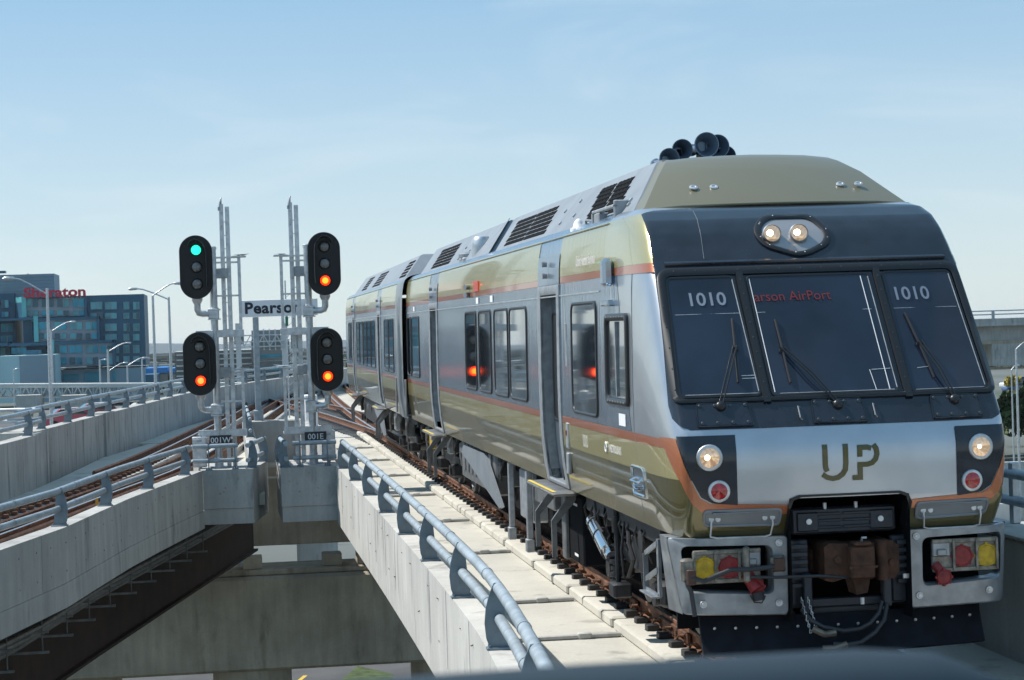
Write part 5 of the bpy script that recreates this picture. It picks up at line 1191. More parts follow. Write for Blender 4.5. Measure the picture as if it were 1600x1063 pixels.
# ------------------------------------------------------------ signals
def signal_mast(side_s, label, px, number, yb=28.0):
    """px: x of the pole. side_s: -1 heads to the left, +1 heads to the right"""
    sg = thing('railway_signal', label, 'railway signal', (px, yb, .25), 'pair of railway signals')
    s = side_s
    mb = MB(); mb.cyl((px, yb, .25), (px, yb, 5.08), .082, n=20); mb.lathe((px, yb, 5.08), (0, 0, 1), [(0, .095), (.05, .095), (.07, .07), (.07, 0)], 20)
    mb.lathe((px, yb, .25), (0, 0, 1), [(0, .2), (.03, .2), (.03, .1), (.25, .09)], 16); part('mast', mb, M_galv, sg, 50)
    lx = px-s*.28
    for k, dx in enumerate((-.055, .075)):
        mb = MB(); mb.box(lx+dx-.048, lx+dx+.048, yb+.25, yb+.33, .25, 6.1-.06*k, .006); p = part('ladder_post', mb, M_galv, sg, 30)
    mb = MB()
    for z in (5.9, 5.6, 5.3, 4.4, 4.15, 3.5, 2.9, 2.1, 1.7, 1.2): mb.cyl((lx-.055, yb+.24, z), (lx-.055, yb+.27, z), .016, n=8)
    for k in range(18): mb.cyl((lx-.05, yb+.29, .6+.3*k), (lx+.07, yb+.29, .6+.3*k), .008, n=5)
    part('ladder_rung', mb, M_galvD, sg)
    mb = MB(); mb.tube([(lx-.055, yb+.29, 6.08), (lx-.055, yb+.2, 6.2), (lx-.05, yb+.1, 6.22), (lx-.08, yb+.05, 6.12), (lx-.09, yb+.05, 6.0)], .018, 6); mb.cyl((lx-.1, yb+.05, 6.02), (lx-.1, yb+.05, 5.94), .03, n=8); part('hoist_hook', mb, M_galvD, sg)
    for z in (4.55, 2.35):
        mb = MB(); mb.box(min(px, lx)-.02, max(px, lx)+.05, yb+.05, yb+.25, z-.11, z+.11, .01); part('clamp', mb, M_galvD, sg)
    # cage and platforms on the inner side
    cx = px-s*.58
    for z0, z1 in ((3.15, 4.95), (.95, 2.45)):
        mb = MB(); mb.box(cx-.035, cx+.035, yb+.1, yb+.17, z0, z1, .005)
        for z in (z1-.05, z1-.16, (z0+z1)/2, z0+.1): mb.box(min(px, cx), max(px, cx), yb+.11, yb+.15, z-.02, z+.02)
        part('ladder_cage', mb, M_galv, sg)
        mb = MB(); mb.box(min(px-.38*-s*0+s*.42, cx-s*.06), max(px+s*.42, cx-s*.06), yb-.05, yb+.6, z0-.02, z0+.02); mb.box(min(px+s*.42, cx-s*.06), max(px+s*.42, cx-s*.06), yb-.07, yb-.04, z0-.02, z0+.14, .004)
        for k in range(5):
            x = px+s*.42-s*k*.22; mb.box(x-.015, x+.015, yb-.06, yb+.6, z0+.02, z0+.05)
        part('work_platform', mb, M_galv, sg)
        mb = MB(); mb.add([(cx-.1, yb-.02, z1+.0), (cx-s*.26, yb+.3, z1+.03), (cx+.1, yb+.6, z1), (cx+s*.12, yb+.1, z1)], [(0, 1, 2, 3)]); mb.box(cx-.16, cx+.16, yb+.05, yb+.5, z1-.05, z1-.02, .004); part('cage_plate', mb, M_galv, sg, None)
    for hx, hz, lit in ((px+s*.36, 4.69 if s < 0 else 4.69, 'top' if s < 0 else 'bottom'), (px+s*.35, 2.565, 'bottom')):
        yh = yb-.30
        mb = MB(); W2, H2 = .36, .70; R_ = .36; P = []
        for k in range(33): a = PI*k/32; P.append((hx+R_*math.cos(a), hz+(H2-R_)+R_*math.sin(a)))
        for k in range(33): a = PI+PI*k/32; P.append((hx+R_*math.cos(a), hz-(H2-R_)+R_*math.sin(a)))
        n = len(P); V = []
        for sc, y in ((1.0, yh+.02), (1.0, yh), (.985, yh-.012), (.93, yh-.012), (.925, yh-.002)): V += [(hx+(x-hx)*sc, y, hz+(z-hz)*(1-(1-sc)*.5)) for x, z in P]
        F = [(j*n+i, j*n+(i+1) % n, (j+1)*n+(i+1) % n, (j+1)*n+i) for j in range(4) for i in range(n)]+[tuple(range(n-1, -1, -1)), tuple(range(4*n, 5*n))]
        mb.add(V, F); hd = part('signal_head', mb, M_blk, sg, 35)
        mb = MB(); mb.box(hx-.19, hx+.19, yh+.02, yh+.30, hz-.55, hz+.55, .05); part('housing', mb, M_blk, hd)
        for k in (-1, 0, 1):
            z = hz-.375*k; on = (k == -1 and lit == 'top') or (k == 1 and lit == 'bottom')
            m = M_lens if not on else (M_lensG if lit == 'top' else M_lensR)
            mb = MB(); mb.lathe((hx+.01, yh-.002, z), (0, -1, 0), [(0, .128), (.02, .126), (.03, .115), (.02, .108)], 24); part('lens_rim', mb, M_blk, hd, 50)
            mb = MB(); mb.lathe((hx+.01, yh-.010, z), (0, -1, 0), [(0, .112), (.014, .085), (.022, .04), (.024, 0)], 24); part('signal_lens', mb, m, hd, 60)
            if on and lit != 'top':
                mb = MB(); mb.lathe((hx+.01, yh-.030, z), (0, -1, 0), [(0, .068), (.010, .05), (.012, 0)], 20); part('lamp_glow', mb, M_lensA if not (s < 0) else mat('orange_lens_core', (.8, .2, .02), .2, emit=(1, .19, .03), es=2.2, var=.3, scale=60), hd, 60)
        q = -s
        path = [(-.16*q, .47), (-.12*q, .545), (-.03*q, .59), (.06*q, .57), (.14*q, .51), (.19*q, .42), (.21*q, .30), (.215*q, 0), (.215*q, -.30), (.205*q, -.46)]
        mb = MB(); V = []
        for x, z in path: V += [(hx+x, yh-.002, hz+z), (hx+x, yh-.24, hz+z+.02), (hx+x*1.05, yh-.24, hz+z+.03), (hx+x*1.07, yh-.002, hz+z+.012)]
        mb.add(V, [(i*4+j, i*4+(j+1) % 4, i*4+4+(j+1) % 4, i*4+4+j) for i in range(len(path)-1) for j in range(4)]+[(0, 1, 2, 3), tuple(4*(len(path)-1)+j for j in range(4))]); part('hood', mb, mat('hood_grey_black', (.035, .038, .042), .35, spec=.5), hd, 40)
        mb = MB(); zt = hz-.70
        mb.lathe((hx, yh+.15, zt+.06), (0, 0, -1), [(0, .12), (.10, .115), (.12, .10), (.16, .085)], 16)
        mb.tube([(hx, yh+.15, zt-.05), (hx, yh+.15, zt-.24), (hx-s*.03, yh+.17, zt-.31), (hx-s*.10, yh+.2, zt-.33), (px, yb, zt-.33)], .072, 14); mb.box(px-.13, px+.11, yb-.11, yb+.11, zt-.45, zt-.20, .02)
        for dz in (-.07, -.28): mb.box(px-.14, px+.14, yb-.12, yb+.12, zt-.33+dz+.14, zt-.30+dz+.14, .005)
        part('elbow_bracket', mb, M_galv, sg, 40)
    nx = px+.05; mb = MB(); mb.box(nx-.24, nx+.24, yb-.20, yb-.18, .77, .97, .004); pl = part('number_plate', mb, M_numk, sg)
    mb = MB(); V, F = text_mb(number, .175, bold=.002, ext=.001, align='CENTER', spacing=1.0); mb.add([(nx+x, yb-.204+z, .805+y) for x, y, z in V], F); part('number_print', mb, M_pt if False else mat('number_white', (.62, .64, .66), .5), pl, None)
    return sg
signal_mast(-1, 'left signal mast with a green light over an orange light, plate 001W', -5.70, '001W')
signal_mast(1, 'right signal mast with two red lights, plate 001E', -3.61, '001E')
def box_thing(label, x0, x1, y0, y1, z0, z1):
    t = thing('junction_box', label, 'cabinet', ((x0+x1)/2, (y0+y1)/2, z0), 'grey equipment boxes at the signals')
    part('case', MB().box(x0, x1, y0, y1, z0, z1, .015), M_galv, t)
    mb = MB(); mb.box(x0+.03, x1-.03, y0-.014, y0-.001, z0+.03, z1-.04, .004); part('lid', mb, M_galv, t)
    mb = MB(); mb.box((x0+x1)/2-.05, (x0+x1)/2+.05, y0-.03, y0-.014, z1-.10, z1-.07); mb.tube([((x0+x1)/2-.05, y0-.01, z1), ((x0+x1)/2-.04, y0-.01, z1+.05), ((x0+x1)/2+.04, y0-.01, z1+.05), ((x0+x1)/2+.05, y0-.01, z1)], .01, 6); part('latch', mb, M_galvD, t)
    mb = MB(); mb.cyl(((x0+x1)/2, (y0+y1)/2, z0-.3), ((x0+x1)/2, (y0+y1)/2, z0+.01), .04, n=8); part('conduit', mb, M_galv, t); return t
box_thing('grey junction box left of the left signal mast', -6.27, -5.96, 27.75, 28.05, .28, .95)
box_thing('grey junction box right of the right signal mast', -3.42, -3.12, 27.95, 28.2, .30, .98)
box_thing('small grey box on the deck behind the white parapet end', -3.0, -2.62, 28.4, 28.9, -.05, .55)
sb = thing('junction_box', 'small grey box standing on the slab beside the near pipe railing', 'cabinet', (-2.6, 4.5, -.33)); part('case', MB().box(-2.74, -2.44, 8.9, 9.2, -.33, -.05, .02), M_galvD, sb)

# station name board
sn = thing('name_board', 'white name board reading Pearson on a grey post behind the signals', 'sign', (-4.4, 51.3, .27))
part('post', MB().box(-4.54, -4.34, 51.18, 51.32, .2, 3.75, .02), M_pipe, sn); part('board', MB().box(-4.96, -2.36, 51.1, 51.17, 3.74, 4.30, .01), M_signw, sn)
part('clamp', MB().box(-4.6, -4.28, 51.14, 51.38, .27, .62, .02), M_pipe, sn)
mb = MB(); V, F = text_mb('Pearson', .52, bold=.017, ext=.002, sx=1.06, spacing=1.06); mb.add([(-4.80+x, 51.095+z, 3.86+y) for x, y, z in V], F); part('lettering', mb, M_signk, sn, None)

# ------------------------------------------------------------ far scene
M_hw = mat('hotel_dark_panel', (.022, .10, .165), .5, var=.12, scale=.1); M_ht = mat('hotel_teal_panel', (.12, .42, .44), .45, var=.1, scale=.1)
M_hg = mat('hotel_grey_mullion', (.27, .31, .36), .5); M_hgl = mat('hotel_glass', (.05, .29, .38), .3, spec=.2, var=.5, scale=.12)
M_hcur = mat('hotel_glass_curtained', (.12, .32, .35), .35, spec=.25, var=.35, scale=.3)
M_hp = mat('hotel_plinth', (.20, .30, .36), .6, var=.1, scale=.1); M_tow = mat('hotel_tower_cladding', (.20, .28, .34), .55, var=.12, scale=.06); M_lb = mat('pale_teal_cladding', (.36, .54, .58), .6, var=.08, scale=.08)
M_red2 = mat('red_letters', (.36, .015, .04), .4, emit=(.5, .01, .03), es=.05)
def F_(zx, zy):
    u, v = zx/4.43, 380+zy/4.43
    return (-28.64+(u-225-.032*(v-460))*.1865, 15.79-(v-460+.032*(u-225))*.1865)
def fbox(mb, zx0, zx1, zy0, zy1, y0, y1):
    a, b = F_(zx0, zy1), F_(zx1, zy0); mb.box(a[0], b[0], y0, y1, a[1], b[1]); return mb
ht = thing('hotel_building', 'dark teal stepped hotel with red letters on its roof edge', 'hotel', (-45, 600, -16))
mb = MB(); fbox(mb, 600, 995, 352, 868, 600, 630); fbox(mb, 170, 600, 380, 868, 600.5, 630); fbox(mb, -120, 90, 345, 868, 606, 630); part('wall', mb, M_hw, ht, None)
mb = MB(); fbox(mb, 430, 1000, 868, 1120, 599.6, 630); fbox(mb, -120, 70, 890, 1120, 600, 630); part('base_wall', mb, M_hp, ht, None)
mb = MB(); fbox(mb, 585, 690, 900, 970, 599.3, 599.8); fbox(mb, 440, 545, 915, 965, 599.3, 599.8); fbox(mb, 780, 800, 900, 965, 599.3, 599.8); part('shopfront', mb, M_hgl, ht, None)
for (x0, x1, y0, y1, d) in ((165, 600, 375, 520, 598.6), (250, 690, 510, 690, 597.2), (362, 800, 675, 868, 595.8)):
    mb = MB()
    fbox(mb, x0, x1, y0, y0+ (0 if y0 == 375 else 30)+4, d, 606)
    fbox(mb, x0, x0+12, y0, y1, d, 606); fbox(mb, x1-14, x1, y0, y1, d, 606)
    if y0 == 675: fbox(mb, x0, x1, 850, 868, d, 606)
    part('frame_block', mb, M_hw, ht, None)
    mb = MB(); fbox(mb, x0+12, x1-14, y0+4, y1, d+.8, d+1.2); part('spandrel', mb, M_hg, ht, None)
    a, b = F_(x0, y0), F_(x0-85, y0+4); bz = F_(x0, y1)[1]; tz = a[1]; tb = F_(x0, y0+38)[1]
    mb = MB(); mb.add([(a[0], d, tb), (b[0], d+9, tb), (b[0], d+9, tz), (a[0], d, tz), (a[0]+.1, d+1, tb), (b[0]+.1, d+10, tb), (b[0]+.1, d+10, tz), (a[0]+.1, d+1, tz)], [(0, 1, 2, 3), (4, 5, 6, 7), (0, 1, 5, 4), (3, 2, 6, 7), (0, 3, 7, 4), (1, 2, 6, 5)]); part('angled_fascia', mb, M_ht, ht, None)
    mb = MB(); mb.add([(a[0], d+.02, bz), (b[0], d+9.02, bz), (b[0], d+9.02, tb), (a[0], d+.02, tb)], [(0, 1, 2, 3)]); part('angled_wall', mb, M_hw, ht, None)
    mb = MB(); w = F_(x0+3, 0)[0]; mb.box(a[0]-.4, a[0]+.9, d-.3, d, bz, tz); part('corner_fin', mb, M_ht, ht, None)
HR = random.Random(11); M_hdk = mat('hotel_glass_dark', (.02, .10, .14), .12, spec=.4); M_hlt = mat('hotel_glass_pale', (.13, .38, .42), .3, spec=.2)
def hwin(x0, x1, y0, y1, y, m=M_hgl):
    mb = MB(); fbox(mb, x0, x1, y0, y1, y, y+.25); w = part('window', mb, M_hg, ht, None)
    xm = (x0+x1)/2; g = 4 if x1-x0 > 50 else 2
    for a, b in (((x0+2, xm-g), (xm+g, x1-2)) if x1-x0 > 25 else ((x0+2, x1-2),)):
        mb = MB(); fbox(mb, a, b, y0+2, y1-2, y-.12, y-.02); part('pane', mb, HR.choice([m, m, m, M_hcur, M_hdk, M_hlt]), w, None)
    return w
for xs in ((183, 268), (292, 375), (398, 480), (505, 585)):
    for ys in ((385, 447), (467, 508)): hwin(*xs, *ys, 599.0)
for xs in ((275, 355), (383, 465), (490, 572), (595, 675)):
    for ys in ((548, 606), (627, 672)): hwin(*xs, *ys, 597.6)
for xs in ((375, 470), (488, 575), (603, 685), (703, 783)):
    for ys in ((712, 770), (795, 848)): hwin(*xs, *ys, 596.3)
for ys in ((408, 463), (485, 528), (560, 615), (635, 682), (712, 770), (790, 832)):
    for xs in ((628, 708), (728, 808), (855, 895), (922, 965)):
        if ys[0] > 500 and xs[0] < 700: xs = (700, 716) if False else None
        if ys[0] > 700 and xs and xs[0] < 800: xs = (803, 822)
        if xs: hwin(*xs, *ys, 599.55, M_hcur)
for xs, ys in (((5, 50), (395, 450)), ((5, 50), (478, 515)), ((0, 80), (560, 620)), ((0, 80), (645, 690)), ((90, 190), (727, 775)), ((-5, 55), (730, 790)), ((-5, 55), (815, 870)), ((-60, -10), (560, 620)), ((-60, -10), (395, 450))): hwin(*xs, *ys, 605.4 if xs[0] != 90 else 597.5)
mb = MB(); fbox(mb, -120, 270, 520, 548, 597, 606); fbox(mb, 70, 362, 690, 722, 596.6, 606); fbox(mb, -120, 70, 693, 725, 595, 606); fbox(mb, -120, 65, 870, 893, 595, 606); part('terrace_band', mb, M_hw, ht, None)
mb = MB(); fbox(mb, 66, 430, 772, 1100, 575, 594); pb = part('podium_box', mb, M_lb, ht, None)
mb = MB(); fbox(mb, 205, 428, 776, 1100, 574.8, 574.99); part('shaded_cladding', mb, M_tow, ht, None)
mb = MB(); fbox(mb, -140, 360, 205, 500, 608, 628); part('tower', mb, M_tow, ht, None)
mb = MB()
for k in range(6): fbox(mb, -140, 360, 225+k*24, 226.5+k*24, 607.8, 608)
fbox(mb, 180, 183, 205, 345, 607.7, 608); part('cladding_joint', mb, M_hp, ht, None)
mb = MB(); fbox(mb, -20, 25, 188, 205, 606, 610); fbox(mb, 215, 310, 745, 775, 580, 590); part('roof_plant', mb, M_hw, ht, None)
a = F_(172, 382); V, F = text_mb('Sheraton', 3.9, bold=.14, ext=.25, sx=1.0)
wmax = max(v[0] for v in V); tgt = F_(598, 380)[0]-a[0]; k = tgt/wmax
mb = MB(); mb.add([(a[0]+x*k, 597.8+z, a[1]+.1+y) for x, y, z in V], F); part('roof_letters', mb, M_red2, ht, None)
mb = MB()
for q in range(14): fbox(mb, 178+q*31, 180+q*31, 330, 382, 598.6, 598.8)
part('letter_support', mb, M_hw, ht, None)

# office block with glass bands beyond the signals
ob = thing('office_building', 'glass office block with pale floor bands beyond the signals', 'building', (-2, 350, -15))
def P_(px, py, y):                               # plan helper: where a far facade point stands (metres from the drawing sheet)
    d = y+17.84; ang = math.radians(7.995)+math.atan((px-800-.032*(py-531))/3200); x = -5.5+math.tan(ang)*d
    dep = d*math.cos(math.radians(7.995))+(x+5.5)*math.sin(math.radians(7.995)); z = 3.2-(py-(522+9.5*0)+.032*(px-350))*dep/3200; return x, z
def sheet(mb, px0, px1, py0, py1, y, t=.4):
    a, b = P_(px0, py1, y), P_(px1, py0, y); mb.box(a[0], b[0], y, y+t, a[1], b[1]); return mb
M_og = mat('office_glass', (.035, .075, .10), .12, spec=.9, coat=1, var=.4, scale=.2); M_ow = mat('office_band', (.50, .52, .50), .6)
part('glass_wall', sheet(MB(), 396, 452, 530, 640, 350, 20), M_og, ob, None); part('glass_wall', sheet(MB(), 276, 395, 546, 640, 352, 20), M_og, ob, None)
for py in (552, 560, 569, 577, 585, 594): part('floor_band', sheet(MB(), 276, 395, py, py+2, 351.4, .5), M_ow, ob, None)
for py in (563, 590): part('floor_band', sheet(MB(), 396, 452, py, py+1.6, 349.4, .5), M_ow, ob, None)
for py in (553, 573): part('ribbon_window', sheet(MB(), 400, 448, py, py+6, 349.7, .25), M_hgl, ob, None)
gt = thing('sign_gantry', 'pale trussed road sign gantry seen from behind beyond the signals', 'gantry', (0, 250, -15))
for px in (372, 444): part('gantry_leg', sheet(MB(), px, px+4, 505, 640, 250, .5), M_galv, gt, None)
for py in (523, 533, 541): part('chord', sheet(MB(), 360, 452, py, py+1.2, 249.5, .2), M_galv, gt, None)
mb = MB()
for k in range(9):
    a, b = P_(362+k*10, 523 if k % 2 else 541, 249.5), P_(372+k*10, 541 if k % 2 else 523, 249.5); mb.bar((a[0], 249.4, a[1]), (b[0], 249.4, b[1]), .12, .12)
part('brace', mb, M_galv, gt, None)
M_bill = mat('sign_back_grey', (.25, .28, .30), .6, var=.15, scale=.5)
part('sign_back', sheet(MB(), 394, 441, 515, 546, 250.2, .2), M_bill, gt, None); part('sign_back', sheet(MB(), 366, 381, 517, 538, 250.2, .2), M_bill, gt, None); part('sign_back', sheet(MB(), 455, 466, 512, 545, 250.2, .2), M_bill, gt, None)
mb = MB()
for px in (403, 412, 421, 430, 439): sheet(mb, px, px+.8, 514, 547, 250.0, .1)
part('panel_rib', mb, M_galv, gt, None)
sg3 = thing('relay_mast', 'thin lattice mast with a small green lamp behind the name board', 'mast', (-2.4, 70, -.3))
mb = MB(); mb.box(-3.0, -2.94, 66, 66.06, -.3, 5.3); mb.box(-2.76, -2.70, 66, 66.06, -.3, 5.0)
for k in range(16): mb.bar((-2.97, 66, .1+.3*k), (-2.73, 66, .3+.3*k), .02, .02)
part('lattice', mb, M_galv, sg3, None); mb = MB(); mb.box(-3.02, -2.9, 65.8, 65.95, 3.45, 3.85, .02); part('lamp_box', mb, mat('green_lamp_box', (.01, .14, .10), .3), sg3)

# trussed guideway
def truss(label, x0, x1, z0a, z0b, h, y, n):
    t = thing('guideway_truss', label, 'bridge', (x0, y, z0a), 'pale trussed guideway of the airport line')
    zz = lambda x: z0a+(z0b-z0a)*(x-x0)/(x1-x0)
    for dy in (0, 3.4):
        for dz, w in ((0, .22), (h, .26)):
            part('chord', MB().bar((x0, y+dy, zz(x0)+dz), (x1, y+dy, zz(x1)+dz), w, w), M_ow, t, None)
        mb = MB()
        for k in range(n):
            a = x0+(x1-x0)*k/n; b = x0+(x1-x0)*(k+1)/n; m = (a+b)/2
            mb.bar((a, y+dy, zz(a)), (m, y+dy, zz(m)+h), .12, .12); mb.bar((m, y+dy, zz(m)+h), (b, y+dy, zz(b)), .12, .12); mb.bar((a, y+dy, zz(a)), (a, y+dy, zz(a)+h), .10, .10)
        part('web_member', mb, M_ow, t, None)
    mb = MB(); V = []
    mb.add([(x0, y, zz(x0)+h+.15), (x1, y, zz(x1)+h+.15), (x1, y+3.4, zz(x1)+h+.15), (x0, y+3.4, zz(x0)+h+.15), (x0, y, zz(x0)+h+.35), (x1, y, zz(x1)+h+.35), (x1, y+3.4, zz(x1)+h+.35), (x0, y+3.4, zz(x0)+h+.35)], [(0, 1, 2, 3), (4, 5, 6, 7), (0, 1, 5, 4), (3, 2, 6, 7), (0, 3, 7, 4), (1, 2, 6, 5)]); part('walkway', mb, M_ow, t, None); return t
truss('long pale truss guideway crossing in front of the hotel', -50, 3, -2.9, -4.5, 1.25, 230, 44)
truss('short stretch of pale truss guideway at the right edge below the overpass', 60, 120, -3.9, -3.7, 1.0, 214, 36)
for lab, a0, a1, py0, py1 in (('concrete pier cap left of the tall lamp post under the truss', 25, 62, 617, 640), ('concrete pier cap right of the tall lamp post under the truss', 96, 134, 617, 645)):
    t = thing('bridge_pier', lab, 'pier', (P_(a0, py1, 226)[0], 226, -13)); part('cap', sheet(MB(), a0, a1, py0, py1, 226, 6), M_concL, t, None); part('column', sheet(MB(), (a0+a1)/2-6, (a0+a1)/2+6, py1, 760, 228, 2), M_concL, t, None)
# ramp road beside the left viaduct, with a parked red car
rp = thing('road_ramp', 'elevated grey road ramp to the left of the railway walls', 'road', (-26, 140, -4))
part('ramp_deck', MB().box(-62, -12.8, 92, 150, -3.6, -2.92), M_asph, rp); part('ramp_barrier', MB().box(-12.9, -12.6, 92, 150, -3.6, -2.1), M_conc, rp)
for y in (100, 140): part('ramp_column', MB().cyl((-26, y, gz-2), (-26, y, -3.6), 1.0, n=16), M_concL, rp)
def car_thing(label, x, y, z, rz, m, grp='cars on the roads in the distance', detail=True):
    t = thing('parked_car', label, 'car', (x, y, z), grp)
    prof = [(-2.2, .28), (-2.25, .62), (-2.1, .86), (-1.55, .95), (-.95, 1.38), (.45, 1.45), (1.15, .98), (2.0, .84), (2.22, .62), (2.2, .28)]
    mb = MB(); V = []
    for yy, sc in ((-.86, .96), (-.80, 1), (.80, 1), (.86, .96)): V += [(px*sc, yy if pz < .96 else yy*.82, pz) for px, pz in prof]
    n = len(prof); mb.add(V, [(i*n+j, i*n+(j+1) % n, (i+1)*n+(j+1) % n, (i+1)*n+j) for i in range(3) for j in range(n)]+[tuple(range(n)), tuple(range(3*n, 4*n))])
    mb.v = [(a+x, b+y, c+z) for a, b, c in mb.v]; part('body', mb, m, t, 30)
    mb = MB()
    for s in (-1, 1): mb.prism([(-1.42, .98), (-.9, 1.33), (.4, 1.38), (1.0, 1.0)], (x, y+s*.745, z), (1, 0, 0), (0, 0, 1), (0, s, 0), .03)
    mb.add([(x-1.5, y-.66, z+.985), (x-1.5, y+.66, z+.985), (x-.97, y+.62, z+1.385), (x-.97, y-.62, z+1.385)], [(0, 1, 2, 3)]); mb.add([(x+1.16, y-.66, z+1.0), (x+1.16, y+.66, z+1.0), (x+.5, y+.62, z+1.44), (x+.5, y-.62, z+1.44)], [(0, 1, 2, 3)]); part('glass', mb, M_glass, t, None)
    for a in (-1.35, 1.35):
        for s in (-1, 1): part('wheel', MB().cyl((x+a, y+s*.74, z+.32), (x+a, y+s*.90, z+.32), .32, n=14), M_black, t)
    t.rotation_euler[2] = rz; return t
M_cred = mat('red_car_paint', (.50, .03, .045), .25, coat=1); M_cw = mat('white_car_paint', (.7, .7, .7), .25, coat=1); M_cd = mat('dark_car_paint', (.03, .035, .05), .25, coat=1)
car_thing('bright red car parked on the ramp behind the long grey wall', -15.9, 124, -2.9, .25, M_cred)
car_thing('dark red car ahead of the bright red car on the ramp', -14.6, 133, -2.9, .25, mat('dark_red_paint', (.22, .015, .03), .25, coat=1))
# street lamps
def lamp(label, x, y, zt, arms, zb=-16.5, r=.11):
    t = thing('street_lamp', label, 'street lamp', (x, y, zb), 'grey street lamps beyond the railway')
    mb = MB(); mb.tube([(x, y, zb), (x, y, zt-2), (x, y, zt)], [r*1.35, r*.85, r*.75], 10); part('pole', mb, M_galv, t, 60)
    for dx, dz, z0 in arms:
        mb = MB(); s = 1 if dx > 0 else -1
        mb.tube([(x, y, z0), (x+dx*.45, y, z0+dz*.62), (x+dx*.72, y, z0+dz*.93), (x+dx*.88, y, z0+dz*1.0)], r*.45, 8); a = part('arm', mb, M_galv, t, 60)
        mb = MB(); mb.lathe((x+dx*.86, y, z0+dz), (s, 0, -.02), [(0, .04), (.08, .10), (abs(dx)*.12+.3, .13), (abs(dx)*.12+.45, .03)], 10); part('luminaire', mb, M_galv, a, 60)
    return t
def lamp_at(label, px, py, y, arms, r):
    x, zt = P_(px, py, y); k = (y+17.84)/3200; lamp(label, x, y, zt, [((ax-px)*k, (py2-py1)*-k, P_(px, py1, y)[1]) for ax, py1, py2 in arms], r=r)
lamp_at('tallest grey street lamp in front of the hotel, arm pointing left', 74, 450, 105, [(18, 460, 434)], .10)
lamp_at('left street lamp of the crossed pair beside the hotel, arm pointing right', 239, 462, 150, [(276, 462, 444)], .13)
lamp_at('right street lamp of the crossed pair beside the hotel, arm pointing left', 264, 464, 158, [(210, 468, 450)], .13)
lamp_at('street lamp low in front of the hotel, arm over its podium box', 80, 515, 240, [(113, 518, 504)], .14)
lamp_at('street lamp before the hotel windows with a raised right arm', 168.5, 546, 250, [(200, 550, 537)], .16)
lamp_at('plain lamp pole just left of the lamp with a raised arm', 156, 562, 270, [(163, 563, 562)], .14)
lamp_at('short street lamp before the hotel base, arm to the right', 169.5, 580, 262, [(196, 580, 568)], .12)
lamp_at('street lamp at the hotel corner with its arm reaching right', 199, 570, 280, [(226, 572, 560)], .15)
lamp_at('plain lamp pole at the right end of the hotel', 222, 561, 285, [(230, 561, 560)], .15)
lamp_at('thin dark pole in front of the podium box at the far left', 21, 577, 215, [(24, 578, 577)], .07)
lamp_at('tall pale street lamp at the right edge of the view', 1587, 545, 120, [(1606, 546, 534)], .09)
lamp_at('small street lamp under the overpass at the right edge', 1580, 578, 190, [(1588, 578, 571)], .09)
# right side overpass
ov = thing('road_overpass', 'grey concrete road overpass with railing at the right edge', 'bridge', (80, 200, -13))
part('parapet', sheet(MB(), 1440, 1760, 493, 506, 200, .4), M_concL, ov, None)
def rbox(mb, x0, x1, za, zb, y0, y1): return mb.box(x0, x1, y0, y1, za, zb)
ov_x = (62, 150)
bpx = [c for c in ov.children]
for c in bpx: bpy.data.objects.remove(c)
part('deck', MB().box(62, 150, 200, 214, 1.35, 1.75), M_concL, ov, None); part('parapet', MB().box(62, 150, 199.9, 200.3, 1.36, 2.2), M_concL, ov, None)
part('girder', MB().box(62, 150, 201.2, 212.5, -.65, 1.34), M_concL, ov, None); part('crosshead', MB().box(79.2, 150, 200.8, 213, -3.1, -.66), M_concL, ov, None); part('girder_flange', MB().box(62, 150, 200.9, 201.19, -.66, -.30), M_concD, ov, None)
for x in (86, 110): part('column', MB().box(x, x+2.6, 203, 206, -18, -3.1), M_concL, ov, None)
for h in (.45, .85): part('rail_pipe', MB().cyl((62, 200.1, 2.2+h), (150, 200.1, 2.2+h), .07, n=8), M_pipe, ov)
for k in range(22): part('post', MB().box(63+4*k, 63.3+4*k, 200.0, 200.25, 2.2, 3.05), M_pipe, ov, None)
# right far ground: trees, cars, kerb wall
def tree(label, x, y, zb, h, w, m=M_leaf, n=900, seed=1, ls=.32):
    rnd = random.Random(seed); t = thing('tree', label, 'tree', (x, y, zb), 'trees beyond the railway')
    mb = MB(); mb.tube([(x, y, zb), (x+.05*h, y, zb+h*.35), (x, y, zb+h*.7)], [.05*h*.5+.1, .1+.015*h, .05], 8)
    for k in range(6): a = k*1.1; mb.tube([(x, y, zb+h*(.3+.05*k)), (x+math.cos(a)*w*.35, y+math.sin(a)*w*.35, zb+h*(.5+.05*k))], [.09, .03], 6)
    part('trunk', mb, M_bark, t)
    cl = [(rnd.gauss(0, .26)*w, rnd.gauss(0, .26)*w, h*(.62+rnd.gauss(0, .15)), w*rnd.uniform(.14, .28)) for _ in range(22)]
    mb = MB()
    for k in range(n):
        c = rnd.choice(cl); d = Vector((rnd.gauss(0, 1), rnd.gauss(0, 1), rnd.gauss(0, .8))).normalized()*c[3]*rnd.uniform(.6, 1.05); p = Vector((x+c[0], y+c[1], zb+c[2]))+d
        u = Vector((rnd.gauss(0, 1), rnd.gauss(0, 1), rnd.gauss(0, 1))).normalized(); v = u.orthogonal().normalized(); s = ls*rnd.uniform(.6, 1.4)
        mb.add([p-u*s-v*s*.5, p+u*s*.2-v*s*.8, p+u*s+v*s*.3, p-u*s*.1+v*s*.9], [(0, 1, 2, 3)])
    part('crown', mb, m, t, None); return t
